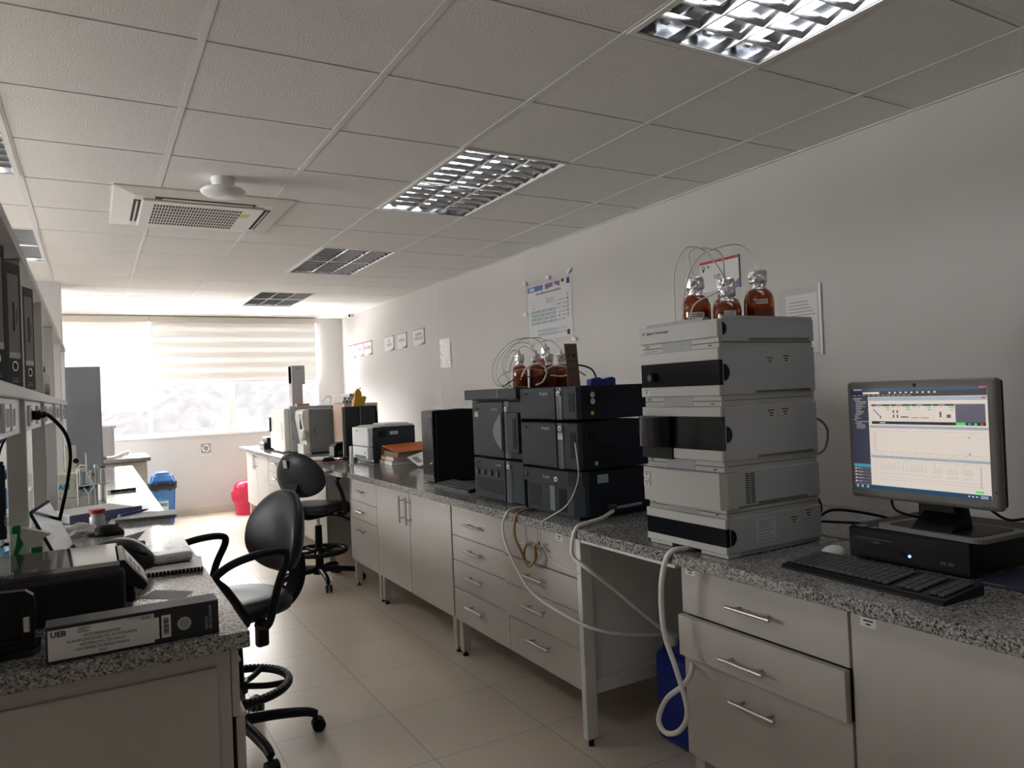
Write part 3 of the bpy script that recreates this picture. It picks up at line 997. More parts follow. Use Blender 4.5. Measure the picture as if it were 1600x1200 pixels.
# ---------------------------------------------------------------- navy instrument stacks
NAVYP = mat('navy instrument paint', (0.03, 0.038, 0.046), 0.45, spec=0.3)
NAVYD = mat('navy instrument side', (0.009, 0.012, 0.019), 0.5, spec=0.25)
NAVYL = mat('navy pillar strip', (0.075, 0.085, 0.1), 0.3)
SILV = mat('silver grey lens', (0.16, 0.18, 0.18), 0.4)
PALE = mat('pale print', (0.42, 0.44, 0.45), 0.6)
YEL = mat('warning yellow', (0.6, 0.6, 0.12), 0.6)


def badge(t, x, y, z):
    b = B(WHITE).lathe([(0, 0), (0.011, 0), (0.011, 0.002), (0, 0.002)], (0, 0, 0), 18)
    b.v = [Vector((x - p.z, y + p.x * 1.25, z + p.y)) for p in b.v]
    b.m(INK).box(x - 0.0026, y - 0.006, z - 0.003, x - 0.002, y + 0.006, z + 0.003)
    return b.obj('round_badge', t)


def maker_print(t, x, y, z, word=True):
    b = B(BLACK)
    b.v = []
    b.cyl((x, y, z), (x - 0.0012, y, z), 0.008, n=16)
    b.m(NAVYL).cyl((x - 0.0012, y - 0.001, z), (x - 0.0016, y - 0.001, z), 0.0055, n=14)
    b.obj('emblem', t)
    lettering('Waters', 0.011, FACE_X(x - 0.0006, y - 0.014, z - 0.004), INK, t)


def navy_module(t, x0, x1, y0, y1, z0, z1, strip=True, vents=None, recess=True):
    """Body, front door, rounded light strip at the near edge, finger recess and side vents."""
    b = B(NAVYD).box(x0 + 0.03, y0, z0, x1, y1, z1, 0.003, 1)
    b.obj('body', t)
    w = (y1 - y0)
    B(NAVYP).box(x0, y0 + w * 0.34, z0 + 0.002, x0 + 0.03, y1, z1 - 0.002, 0.004).obj('front_door', t)
    if strip:
        c = y0 + w * 0.28
        pr = [(x0 + 0.03, c + w * 0.06)] + [(x0 + 0.012 - 0.012 * math.sin(a), c + w * 0.06 * math.cos(a)) for a in [i * PI / 8 for i in range(9)]] + [(x0 + 0.03, c - w * 0.06)]
        B(NAVYL).prism(pr, 'z', z0 + 0.002, z1 - 0.002).obj('edge_strip', t)
        b = B(NAVYP).box(x0 + 0.006, y0 - 0.002, z0 + 0.002, x0 + 0.034, y0 + w * 0.22, z1 - 0.002, 0.006)
        if recess:
            b.m(BLACK).box(x0 + 0.004, y0 + w * 0.02, z0 + (z1 - z0) * 0.25, x0 + 0.007, y0 + w * 0.11, z1 - (z1 - z0) * 0.2)
        b.obj('side_cheek', t)
    if vents:
        vx0, vx1, vz0, vz1 = vents
        b = B(BLACK)
        for i in range(6):
            for k in range(9):
                xx = vx0 + (vx1 - vx0) * i / 6
                zz = vz0 + (vz1 - vz0) * k / 9
                b.box(xx, y0 - 0.0008, zz, xx + (vx1 - vx0) / 6 * 0.8, y0 + 0.001, zz + (vz1 - vz0) / 9 * 0.5)
        b.obj('vent_grid', t)
    return t


NX0, NX1, NY0, NY1 = 1.685, 2.065, 2.45, 2.885
t = thing('binary_pump', 'navy module on top of the nearer dark stack, with two silver knobs on its side', 'instrument', (1.87, 2.67, 1.299))
navy_module(t, NX0, NX1, NY0, NY1, 1.299, 1.438, vents=(1.79, 1.86, 1.325, 1.42))
maker_print(t, NX0, 2.85, 1.412)
lettering('Acquity', 0.022, FACE_X(NX0 - 0.0006, 2.715, 1.405), PALE, t)
badge(t, NX0 - 0.001, 2.565, 1.41)
B(CHROME).cyl((1.76, NY0, 1.40), (1.76, NY0 - 0.022, 1.40), 0.012, n=18).obj('knob', t)
B(CHROME).cyl((1.76, NY0, 1.374), (1.76, NY0 - 0.022, 1.374), 0.012, n=18).obj('knob', t)
B(YEL).box(1.765, NY0 - 0.001, 1.318, 1.779, NY0, 1.333).obj('warning_sticker', t)
t = thing('sample_manager', 'navy middle module of the nearer dark stack, with a white sticker on its strip', 'instrument', (1.87, 2.67, 1.095))
navy_module(t, NX0, NX1, NY0, NY1, 1.095, 1.289, vents=(1.80, 1.87, 1.12, 1.20))
maker_print(t, NX0, 2.855, 1.265)
lettering('Acquity', 0.022, FACE_X(NX0 - 0.0006, 2.712, 1.258), PALE, t)
badge(t, NX0 - 0.001, 2.562, 1.265)
notice(t, -1, NX0 - 0.0012, 2.562, 1.232, 0.034)
B(BLACK).cyl((1.765, NY0, 1.235), (1.765, NY0 - 0.006, 1.235), 0.016, n=18).obj('knob', t)
B(YEL).box(1.775, NY0 - 0.001, 1.112, 1.789, NY0, 1.126).obj('warning_sticker', t)
t = thing('column_manager', 'navy lowest module of the dark stack, with slots, grey lens and dark bay', 'instrument', (1.87, 2.67, ZT))
B(NAVYD).box(1.74, NY0 + 0.01, 0.905, NX1, 2.86, 1.088, 0.003, 1).obj('body', t)
pr = [(1.745, NY0 + 0.008), (1.725, NY0 + 0.010), (1.695, NY0 + 0.05), (1.69, NY0 + 0.09), (1.69, 2.855), (1.745, 2.86)]
fc = B(NAVYP).prism(pr, 'z', 0.905, 1.03).obj('front_cover', t)
pr2 = [(1.745, NY0 + 0.007), (1.715, NY0 + 0.008), (1.68, NY0 + 0.06), (1.676, NY0 + 0.1), (1.676, 2.858), (1.745, 2.862)]
hd = B(NAVYP).prism(pr2, 'z', 1.03, 1.088).obj('header', t)
b = B(BLACK)
for k in range(11):
    b.box(1.6885, 2.74, 0.925 + k * 0.0085, 1.692, 2.84, 0.929 + k * 0.0085)
b.obj('vent_slots', fc)
B(SILV).box(1.686, 2.625, 0.915, 1.692, 2.665, 1.022, 0.004).obj('lens', fc)
B(BLACK).add([(1.6905, 2.535, 0.915), (1.6905, 2.57, 0.915), (1.6905, 2.57, 1.012), (1.6905, 2.535, 1.012)], [(0, 1, 2, 3)])
B(BLACK).box(1.689, 2.54, 0.918, 1.693, 2.60, 1.012).obj('bay', fc)
lettering('Acquity', 0.018, FACE_X(1.6754, 2.70, 1.052), PALE, hd)
badge(hd, 1.6755, 2.595, 1.052)
B(DARKGREY).cyl((1.676, 2.835, 1.058), (1.672, 2.835, 1.058), 0.013, n=18).obj('button', hd)
B(mat('pale blue plate', (0.3, 0.38, 0.4), 0.6)).box(1.79, NY0 + 0.0094, 1.035, 1.845, NY0 + 0.01, 1.07).obj('type_plate', t)
B(RUBBER).box(1.70, NY0 + 0.02, ZT, 2.05, 2.84, 0.905).obj('base', t)
b = B(DARKGREY).box(1.83, NY0 - 0.012, 0.915, 1.87, NY0 + 0.01, 0.945, 0.004).m(mat('grey blue tube', (0.2, 0.24, 0.3), 0.4)).cyl((1.87, NY0 - 0.006, 0.928), (2.0, NY0 - 0.006, 0.932), 0.007, n=10)
b.obj('drain_valve', t)

MX0, MX1, MY0, MY1 = 1.70, 2.10, 2.915, 3.40
t = thing('detector_tray', 'flat dark navy tray unit on top of the rear dark stack, below the foil-capped bottles', 'instrument', (1.9, 3.15, 1.39))
B(NAVYP).box(MX0 - 0.03, MY0 - 0.02, 1.392, MX1, MY1 + 0.025, 1.442, 0.004).m(NAVYL).box(MX0 - 0.0312, 3.06, 1.394, MX0 - 0.0295, 3.075, 1.44).obj('body', t)
B(BLACK).box(MX0, MY0, 1.384, MX1, MY1, 1.392).obj('base', t)
t = thing('solvent_detector', 'navy upper module of the rear dark stack, with a half-lens handle', 'instrument', (1.9, 3.15, 1.108))
navy_module(t, MX0, MX1, MY0, MY1, 1.108, 1.383, recess=False)
lens = [(3.085, 1.145), (3.085, 1.325)] + [(3.085 + 0.085 * math.sin(a), 1.325 - 0.18 * k / 10) for k, a in [(k, k * PI / 10) for k in range(1, 10)]]
B(SILV).prism([(y, z) for y, z in lens], 'x', MX0 - 0.008, MX0 + 0.002).obj('handle', t)
B(NAVYP).box(MX0 - 0.012, 2.92, 1.14, MX0 + 0.02, 3.03, 1.33, 0.006).m(BLACK).box(MX0 - 0.0135, 2.935, 1.16, MX0 - 0.0115, 2.965, 1.30).obj('latch', t)
maker_print(t, MX0, 3.365, 1.348)
lettering('Acquity', 0.022, FACE_X(MX0 - 0.0006, 3.19, 1.338), PALE, t)
badge(t, MX0 - 0.001, 3.045, 1.345)
notice(t, -1, MX0, 3.355, 1.318, 0.034)
t = thing('lamp_detector', 'navy lower module of the rear dark stack, with four knobs over long slots', 'instrument', (1.9, 3.15, ZT))
navy_module(t, MX0, MX1, MY0, MY1, 0.9, 1.1, recess=False)
b = B(BLACK)
for k in range(6):
    b.box(MX0 - 0.0012, 3.10, 0.935 + k * 0.0115, MX0 + 0.001, 3.375, 0.9405 + k * 0.0115)
b.obj('vent_slots', t)
for k in range(4):
    B(DARKGREY).cyl((MX0, 3.36 - k * 0.07, 1.03), (MX0 - 0.008, 3.36 - k * 0.07, 1.03), 0.016, n=20).obj('knob', t)
maker_print(t, MX0, 3.365, 1.08)
lettering('Acquity', 0.018, FACE_X(MX0 - 0.0006, 3.17, 1.068), PALE, t)
badge(t, MX0 - 0.001, 3.04, 1.072)
B(BLACK).box(MX0 + 0.03, MY0 + 0.02, ZT, MX1 - 0.02, MY1 - 0.02, 0.9).obj('base', t)

g = 'small foil-capped bottles on the navy tray'
for k, (x, y, lab) in enumerate(((1.765, 3.01, 'small amber bottle with foil cap amid the white tubing coils, first of the row'),
                                 (1.845, 2.99, 'small amber bottle with foil cap, second of the row on the navy tray'),
                                 (1.915, 2.985, 'small amber bottle under the white coil, third of the row on the navy tray'),
                                 (1.98, 2.975, 'small amber bottle at the row end beside the brown wooden tag'))):
    amber_bottle(x, y, 1.442, 0.036, 0.11, 0.048, lab, g, 0.85)
amber_bottle(1.97, 3.10, 1.442, 0.037, 0.15, 0.05, 'taller foil-capped amber bottle standing behind the small row', g, 0.8)
T2 = mat('translucent tubing', (0.62, 0.63, 0.62), 0.3)
tl = ['thin tube making the widest loop off the navy tray', 'thin tube looping beside the widest loop', 'thin tube rising to the first foil cap', 'thin tube arching to the second foil cap',
      'thin tube curving high over the foil caps', 'thin tube descending to the bottle by the wooden tag', 'thin tube drooping low over the tray edge', 'white coil of tubing lying before the bottles',
      'white coil of tubing around the third bottle', 'dark-banded tube lying across the navy tray']
paths = [
    [(1.70, 3.02, 1.445), (1.61, 2.98, 1.47), (1.60, 2.97, 1.55), (1.66, 2.97, 1.63), (1.76, 2.99, 1.675), (1.86, 3.0, 1.67), (1.92, 2.99, 1.60)],
    [(1.70, 3.05, 1.445), (1.635, 3.0, 1.49), (1.64, 2.99, 1.57), (1.71, 2.99, 1.64), (1.80, 3.0, 1.655), (1.845, 2.99, 1.61)],
    [(1.70, 3.0, 1.445), (1.68, 3.0, 1.55), (1.715, 3.0, 1.61), (1.75, 3.01, 1.62), (1.765, 3.01, 1.60)],
    [(1.72, 3.03, 1.445), (1.70, 3.0, 1.52), (1.73, 2.99, 1.60), (1.79, 3.0, 1.64), (1.845, 2.99, 1.605)],
    [(1.71, 3.0, 1.445), (1.65, 2.97, 1.56), (1.75, 2.99, 1.66), (1.86, 3.0, 1.68), (1.94, 3.05, 1.67), (1.97, 3.1, 1.64)],
    [(1.88, 3.0, 1.66), (1.93, 2.99, 1.665), (1.975, 2.98, 1.63), (1.98, 2.975, 1.60)],
    [(1.75, 2.93, 1.445), (1.65, 2.95, 1.455), (1.62, 2.96, 1.48), (1.66, 2.96, 1.515), (1.76, 2.94, 1.53), (1.84, 2.93, 1.52)],
    [(1.72, 2.93, 1.48), (1.75, 2.925, 1.53), (1.82, 2.925, 1.55), (1.86, 2.925, 1.52), (1.84, 2.925, 1.47), (1.80, 2.925, 1.452)],
    [(1.84, 2.91, 1.52), (1.90, 2.915, 1.54), (1.98, 2.915, 1.53), (2.0, 2.91, 1.51), (1.94, 2.905, 1.49), (1.87, 2.905, 1.495)],
    [(1.64, 2.96, 1.45), (1.70, 2.93, 1.485), (1.80, 2.925, 1.495), (1.90, 2.925, 1.51), (2.02, 2.92, 1.515), (2.08, 2.92, 1.49)]]
for k, pts in enumerate(paths):
    o = B(DARKGREY if k == 9 else TUB if k in (7, 8) else T2).tube(pts, 0.004 if k in (7, 8) else 0.0028 if k == 9 else 0.0017, 7, 10).obj('capillary_tube')
    tag(o, tl[k], 'tube', 'capillary tubes over the navy tray')
# wooden tag and blue clips
t = thing('wooden_tag', 'brown engraved wooden tag leaning upright on the navy stack', 'tag', (1.81, 2.58, 1.438))
WOODT = mat('brown tag wood', (0.13, 0.075, 0.055), 0.6)
b = B(WOODT)
b.X = frame((1.79, 2.60, 1.438), (1, -0.12, 0), (0.16, 0.1, 1))
b.box(-0.03, 0, 0, 0.03, 0.185, 0.004, 0.0019)
o = b.obj('board', t)
lettering('UEB', 0.022, b.X @ Matrix.Translation((-0.02, 0.06, 0.0042)), INK, o)
bb = B(INK)
bb.X = b.X
for x, y, w, h in ((-0.018, 0.135, 0.012, 0.004), (-0.014, 0.12, 0.004, 0.02), (0.004, 0.125, 0.016, 0.014), (-0.018, 0.108, 0.04, 0.003), (0.0, 0.15, 0.006, 0.006)):
    bb.box(x, y, 0.004, x + w, y + h, 0.0046)
bb.obj('engraving', o)
for k, (x, lab) in enumerate(((1.835, 'blue plastic clip touching the foot of the wooden tag'), (1.905, 'blue plastic clip lying apart from the wooden tag'))):
    o = B(NAVY).prism([(x - 0.03, 1.438), (x + 0.03, 1.438), (x + 0.03, 1.466), (x + 0.012, 1.472), (x - 0.012, 1.466), (x - 0.026, 1.464)], 'y', 2.50, 2.53).obj('plastic_clip')
    tag(o, lab, 'clip', 'blue clips on the navy stack')
o = B(BLACK).tube([(1.80, 2.66, 1.45), (1.80, 2.65, 1.50), (1.85, 2.66, 1.53), (1.93, 2.66, 1.51), (1.955, 2.65, 1.445)], 0.004, 8).obj('black_cable')
tag(o, 'short black cable arching behind the wooden tag', 'cable')

# hoses from the instruments
def hose(name, label, mt, r, pts, group=None, n=10):
    return tag(B(mt).tube(pts, r, n, 8).obj(name), label, 'hose', group)


HOSEW = mat('white hose', (0.7, 0.69, 0.66), 0.45)
HOSEC = mat('pale clear hose', (0.6, 0.6, 0.57), 0.35)
hose('drain_hose', 'white hose hanging from between the navy stacks across the drawers', HOSEW, 0.006,
     [(1.70, 2.90, 0.898), (1.62, 2.88, 0.899), (1.583, 2.87, 0.885), (1.578, 2.90, 0.82), (1.578, 2.86, 0.73), (1.60, 2.74, 0.585), (1.62, 2.58, 0.53), (1.65, 2.34, 0.50), (1.80, 2.29, 0.46), (1.985, 2.29, 0.425)])
hose('rubber_tube', 'tan rubber tube knotted in a loop on a drawer handle', mat('tan rubber', (0.3, 0.2, 0.09), 0.6), 0.006,
     [(1.69, 2.84, 0.898), (1.62, 2.80, 0.899), (1.585, 2.79, 0.88), (1.578, 2.795, 0.80), (1.60, 2.775, 0.725), (1.625, 2.80, 0.69), (1.62, 2.76, 0.665), (1.63, 2.72, 0.70), (1.64, 2.74, 0.76), (1.635, 2.79, 0.755),
      (1.63, 2.81, 0.705), (1.63, 2.77, 0.67), (1.64, 2.72, 0.71), (1.64, 2.74, 0.755), (1.645, 2.70, 0.775)])
hose('signal_cable', 'thin grey cable drooping from the side of the navy middle module over the edge', HOSEC, 0.0028,
     [(1.672, 2.44, 1.21), (1.66, 2.415, 1.17), (1.66, 2.41, 1.07), (1.645, 2.47, 0.965), (1.60, 2.55, 0.905), (1.583, 2.57, 0.885), (1.58, 2.585, 0.82), (1.60, 2.54, 0.74), (1.62, 2.46, 0.71), (1.64, 2.40, 0.70)], n=6)
hose('waste_hose', 'white corrugated hose curving from the navy valve to the blue canister', HOSEW, 0.008,
     [(1.84, 2.43, 0.92), (1.76, 2.40, 0.905), (1.66, 2.36, 0.903), (1.595, 2.34, 0.895), (1.576, 2.345, 0.84), (1.576, 2.34, 0.785), (1.61, 2.28, 0.74), (1.717, 2.28, 0.654), (1.837, 2.275, 0.547), (1.98, 2.27, 0.425)])
hose('waste_hose', 'white hose hanging from under the white stack, looped at the bottom', HOSEW, 0.0085,
     [(1.70, 1.80, 0.90), (1.64, 1.79, 0.9005), (1.594, 1.80, 0.898), (1.576, 1.82, 0.86), (1.576, 1.845, 0.76), (1.578, 1.84, 0.63), (1.58, 1.79, 0.52), (1.582, 1.752, 0.41), (1.584, 1.79, 0.335), (1.586, 1.86, 0.298), (1.59, 1.90, 0.325),
      (1.60, 1.87, 0.40), (1.61, 1.80, 0.465), (1.65, 1.80, 0.50), (1.75, 1.90, 0.50)])
# blue canister
t = thing('canister', 'deep blue plastic canister on the floor in the knee space, hoses in its neck', 'canister', (2.08, 2.19, 0))
b = B(NAVY).box(1.95, 2.03, 0, 2.21, 2.35, 0.36, 0.03, 3)
b.prism([(2.05, 0.35), (2.33, 0.35), (2.31, 0.385), (2.22, 0.39), (2.08, 0.40), (2.06, 0.385)], 'x', 1.975, 2.185)
b.obj('body', t)
B(NAVY).tube([(2.08, 2.07, 0.385), (2.08, 2.07, 0.43), (2.08, 2.12, 0.44), (2.08, 2.19, 0.43), (2.08, 2.21, 0.39)], 0.014, 8).obj('handle', t)
B(HOSEC).cyl((1.99, 2.28, 0.385), (1.99, 2.28, 0.425), 0.028, n=18).obj('neck', t)


# ---------------------------------------------------------------- desktop computer by the white stack
t = thing('desktop_computer', 'flat black desktop computer with a blue power light, under the monitor', 'computer', (2.14, 1.255, ZT))
PX0, PY0, PY1, PZ = 1.955, 1.075, 1.43, 0.985
b = B(BLACK).box(PX0 + 0.012, PY0, ZT + 0.006, 2.34, PY1, PZ, 0.003, 1).obj('case', t)
fr = B(BLACK).box(PX0, PY0 + 0.002, ZT + 0.004, PX0 + 0.012, PY1 - 0.002, PZ - 0.002, 0.003, 1).obj('front_panel', t)
B(CHROME).cyl((PX0, 1.262, 0.926), (PX0 - 0.002, 1.262, 0.926), 0.008, n=18).obj('emblem', fr)
B(mat('blue power light', (0.1, 0.2, 0.9), 0.4, emit=(0.15, 0.3, 1.0), strength=4)).cyl((PX0, 1.24, 0.924), (PX0 - 0.002, 1.24, 0.924), 0.004, n=10).obj('power_light', fr)
B(DARKGREY).box(PX0 - 0.0006, 1.29, 0.955, PX0, 1.41, 0.957).obj('drive_slot', fr)
for y in (1.12, 1.14):
    B(DARKGREY).box(PX0 - 0.0006, y, 0.917, PX0, y + 0.015, 0.925).obj('port', fr)
B(DARKGREY).box(PX0 - 0.0006, 1.33, 0.944, PX0, 1.35, 0.948).obj('print', fr)
b = B(PAPER).box(1.968, 1.085, PZ, 2.03, 1.175, PZ + 0.0008).m(INKGREY)
for k in range(4):
    b.box(1.975 + k * 0.013, 1.095, PZ + 0.0008, 1.978 + k * 0.013, 1.165 - k * 0.008, PZ + 0.0012)
b.obj('paper_sticker', t)
B(mat('blue sticker', (0.12, 0.16, 0.28), 0.4)).box(1.965, 1.385, PZ, 1.99, 1.41, PZ + 0.0008).box(1.965, 1.345, PZ, 1.985, 1.365, PZ + 0.0008).obj('badge_stickers', t)
for x in (1.99, 2.3):
    for y in (1.11, 1.395):
        B(RUBBER).cyl((x, y, ZT), (x, y, ZT + 0.007), 0.012, n=10).obj('foot', t)

# monitor
BEZ = mat('monitor bezel grey', (0.2, 0.195, 0.19), 0.42)
t = thing('monitor', 'grey-framed monitor showing chromatogram software, standing on the black computer', 'monitor', (2.07, 1.22, PZ))
FX, MYa, MYb, MZa, MZb = 2.0, 1.018, 1.446, 1.066, 1.412
b = B(BEZ).box(FX, MYa, MZa, FX + 0.03, MYb, MZb, 0.010, 3)
b.m(BLACK).box(FX + 0.03, MYa + 0.006, MZa + 0.006, FX + 0.05, MYb - 0.006, MZb - 0.006, 0.006).box(FX + 0.05, MYa + 0.06, MZa + 0.05, FX + 0.075, MYb - 0.06, MZb - 0.06, 0.01)
hs = b.obj('housing', t)
B(BLACK).cyl((FX, 1.232, 1.398), (FX - 0.001, 1.232, 1.398), 0.005, n=14).obj('emblem', hs)
b = B(mat('bezel groove', (0.05, 0.05, 0.05), 0.6))
for y in (1.045, 1.12, 1.16, 1.20):
    b.box(FX - 0.0006, y - 0.017, 1.0755, FX, y + 0.017, 1.0765).box(FX - 0.0006, y + 0.0165, 1.067, FX, y + 0.0175, 1.0765)
b.cyl((FX, 1.028, 1.115), (FX - 0.0008, 1.028, 1.115), 0.003, n=10)
b.obj('buttons', hs)
lettering('hp compaq', 0.006, FACE_X(FX - 0.0004, 1.432, 1.074), MATS['bezel groove'], hs)


def scr(name, c, s=0.52):
    return mat('screen ' + name, c, 0.25, emit=c, strength=s)


S_BG, S_WH = scr('navy panel', (0.035, 0.04, 0.065)), scr('warm white', (0.74, 0.66, 0.60))
S_DK, S_BL, S_GR, S_GY = scr('near black', (0.012, 0.014, 0.025)), scr('taskbar blue', (0.012, 0.06, 0.12)), scr('green', (0.08, 0.72, 0.13)), scr('grey line', (0.38, 0.34, 0.33))
S_PU, S_LB, S_RD, S_CY = scr('slate', (0.11, 0.10, 0.14)), scr('title bar', (0.36, 0.41, 0.47)), scr('red', (0.5, 0.07, 0.07)), scr('cyan', (0.05, 0.32, 0.42))
SY0_, SY1_, SZ0_, SZ1_ = MYa + 0.022, MYb - 0.016, MZa + 0.028, MZb - 0.020
sw, sh = SY1_ - SY0_, SZ1_ - SZ0_
sb = B(S_WH).box(FX - 0.0006, SY0_, SZ0_, FX + 0.002, SY1_, SZ1_)


def px(m, u0, v0, u1, v1, lay=1):
    """Rectangle on the screen: u from the left edge, v from the top, both 0..1."""
    x = FX - 0.0006 - 0.0002 * lay
    sb.m(m).quad((x, SY1_ - u0 * sw, SZ1_ - v1 * sh), (x, SY1_ - u1 * sw, SZ1_ - v1 * sh), (x, SY1_ - u1 * sw, SZ1_ - v0 * sh), (x, SY1_ - u0 * sw, SZ1_ - v0 * sh))


px(S_DK, 0, 0, 1, 0.085)
px(S_BL, 0.02, 0.004, 0.98, 0.03, 2)
px(S_RD, 0.95, 0.004, 0.995, 0.02, 3)
px(S_WH, 0.10, 0.038, 0.235, 0.058, 2)
for k in range(9):
    px(S_WH, 0.31 + 0.042 * k, 0.04, 0.325 + 0.042 * k, 0.055, 2)
for k in range(12):
    px(S_GY, 0.015 + 0.04 * k, 0.068, 0.04 + 0.04 * k, 0.074, 2)
px(S_WH, 0.02, 0.01, 0.09, 0.016, 3)
px(S_BG, 0, 0.085, 0.14, 0.955)
for k, (i, w) in enumerate(((0, .08), (1, .05), (2, .09), (2, .085), (2, .06), (2, .08), (2, .05), (2, .04), (2, .065), (2, .06), (1, .05), (1, .03), (1, .05), (0, .03), (2, .1), (1, .06), (2, .07), (2, .075), (2, .07))):
    v = 0.095 + k * 0.0165
    px(S_GY, 0.012 + i * 0.012, v, 0.012 + i * 0.012 + w, v + 0.007, 2)
px(S_CY, 0, 0.755, 0.14, 0.785, 2)
for k in range(5):
    px(S_PU, 0, 0.79 + 0.032 * k, 0.14, 0.815 + 0.032 * k, 2)
    px(S_WH, 0.008, 0.795 + 0.032 * k, 0.022, 0.808 + 0.032 * k, 3)
    px(S_GY, 0.03, 0.798 + 0.032 * k, 0.065 + 0.01 * (k % 2), 0.806 + 0.032 * k, 3)
px(S_LB, 0.145, 0.09, 1, 0.125, 1)
px(S_RD, 0.965, 0.096, 0.99, 0.112, 2)
px(S_PU, 0.79, 0.16, 0.985, 0.33, 1)
px(S_DK, 0.165, 0.325, 0.985, 0.352, 2)
px(S_WH, 0.23, 0.335, 0.275, 0.343, 3)
px(S_GR, 0.79, 0.326, 0.855, 0.352, 3)
for u, m in ((0.87, S_CY), (0.91, S_GR), (0.95, S_RD)):
    px(m, u, 0.33, u + 0.02, 0.348, 3)
for k in range(4):
    u = 0.165 + 0.156 * k
    px(S_DK, u, 0.16, u + 0.152, 0.176, 2)
    px(S_GY, u + 0.04, 0.165, u + 0.09, 0.171, 3)
    px(S_GR, u + 0.112, 0.182, u + 0.148, 0.196, 2)
    px(S_GY, u + 0.01, 0.186, u + 0.03, 0.192, 2)
    px(S_GY, u + 0.05, 0.186, u + 0.065, 0.192, 2)
    px(S_GY, u + 0.1545, 0.176, u + 0.1555, 0.322, 2)
    px(S_GY, u + 0.125, 0.205, u + 0.142, 0.218, 2)
for u, v, w, h in ((0.335, 0.215, 0.012, 0.03), (0.365, 0.215, 0.012, 0.03), (0.335, 0.26, 0.012, 0.03), (0.365, 0.26, 0.012, 0.03), (0.395, 0.275, 0.06, 0.012), (0.475, 0.285, 0.06, 0.006), (0.545, 0.285, 0.06, 0.006),
                   (0.68, 0.23, 0.014, 0.05), (0.73, 0.255, 0.028, 0.03), (0.232, 0.27, 0.01, 0.03)):
    px(S_PU, u, v, u + w, v + h, 2)
for k in range(10):
    px(S_PU, 0.178 + 0.005 * k, 0.205 + 0.0065 * k, 0.186 + 0.005 * k, 0.214 + 0.0065 * k, 2)
px(S_LB, 0.145, 0.366, 1, 0.392, 1)
px(S_GY, 0.2, 0.415, 0.985, 0.417, 2)
for k in range(11):
    px(S_GY, 0.172, 0.425 + 0.018 * k, 0.186, 0.429 + 0.018 * k, 2)
px(S_GY, 0.193, 0.42, 0.195, 0.625, 2)
px(S_GY, 0.2, 0.62, 0.985, 0.622, 2)
px(S_PU, 0.868, 0.455, 0.876, 0.465, 2)
px(S_PU, 0.868, 0.60, 0.876, 0.615, 2)
for k in range(8):
    px(S_GY, 0.22 + 0.09 * k, 0.628, 0.236 + 0.09 * k, 0.632, 2)
px(S_GY, 0.15, 0.645, 1, 0.647, 2)
px(S_LB, 0.145, 0.66, 1, 0.685, 1)
px(S_GY, 0.18, 0.70, 0.955, 0.702, 2)
px(S_GY, 0.18, 0.70, 0.182, 0.885, 2)
px(S_PU, 0.938, 0.715, 0.941, 0.905, 2)
for k in range(44):
    u = 0.21 + 0.0155 * k
    if k % 7 in (3, 4) and k > 20:
        continue
    h = 0.03 + 0.06 * abs(math.sin(k * 1.7)) * (1 if k < 28 else 0.55)
    px(S_GY, u, 0.80 - h, u + 0.0025, 0.80, 2)
    px(S_GY, u, 0.82, u + 0.0025, 0.84, 2)
px(S_GY, 0.18, 0.865, 0.955, 0.867, 2)
px(S_GY, 0.18, 0.89, 0.955, 0.892, 2)
px(S_GR, 0.90, 0.925, 0.955, 0.945, 2)
px(S_BL, 0, 0.957, 1, 1, 2)
for u in (0.015, 0.055, 0.1):
    px(S_LB, u, 0.965, u + 0.018, 0.99, 3)
for u in (0.85, 0.875, 0.9):
    px(S_WH, u, 0.972, u + 0.012, 0.984, 3)
px(S_WH, 0.93, 0.968, 0.98, 0.974, 3)
px(S_WH, 0.93, 0.982, 0.98, 0.988, 3)
sb.obj('screen', t)
b = B(BLACK).box(2.05, 1.16, PZ + 0.012, 2.085, 1.27, 1.16, 0.008)
b.prism([(1.98, PZ + 0.012), (2.09, PZ + 0.012), (2.075, PZ + 0.07), (2.04, PZ + 0.05)], 'y', 1.14, 1.25)
b.obj('neck', t)
ps = []
for cx, cy, a0 in ((2.15, 1.31, 0), (2.0, 1.33, 90), (1.985, 1.07, 180), (2.15, 1.06, 270)):
    ps += [(cx + 0.025 * math.cos((a0 + k * 22.5) * PI / 180), cy + 0.025 * math.sin((a0 + k * 22.5) * PI / 180)) for k in range(5)]
b = B(BEZ).prism(ps, 'z', PZ, PZ + 0.012)
ins = [(2.075 + (x - 2.075) * 0.84, 1.195 + (y - 1.195) * 0.84) for x, y in ps]
b.m(BLACK).prism(ins, 'z', PZ + 0.012, PZ + 0.0135)
b.obj('base', t)
tag(B(BLACK).tube([(2.05, 1.335, 1.09), (2.03, 1.335, 1.062), (2.02, 1.315, 1.035), (2.04, 1.27, 1.02), (2.09, 1.22, 1.012), (2.13, 1.20, 1.01)], 0.0038, 8).obj('video_cable'), 'black video cable drooping from the underside of the monitor', 'cable')
tag(B(BLACK).tube([(2.09, 1.10, 1.06), (2.11, 1.06, 1.03), (2.15, 1.02, 1.035), (2.19, 0.985, 1.03), (2.205, 0.97, 0.99), (2.21, 0.965, 0.90)], 0.0038, 8).obj('power_cable'), 'black cable bending down behind the monitor stand', 'cable')


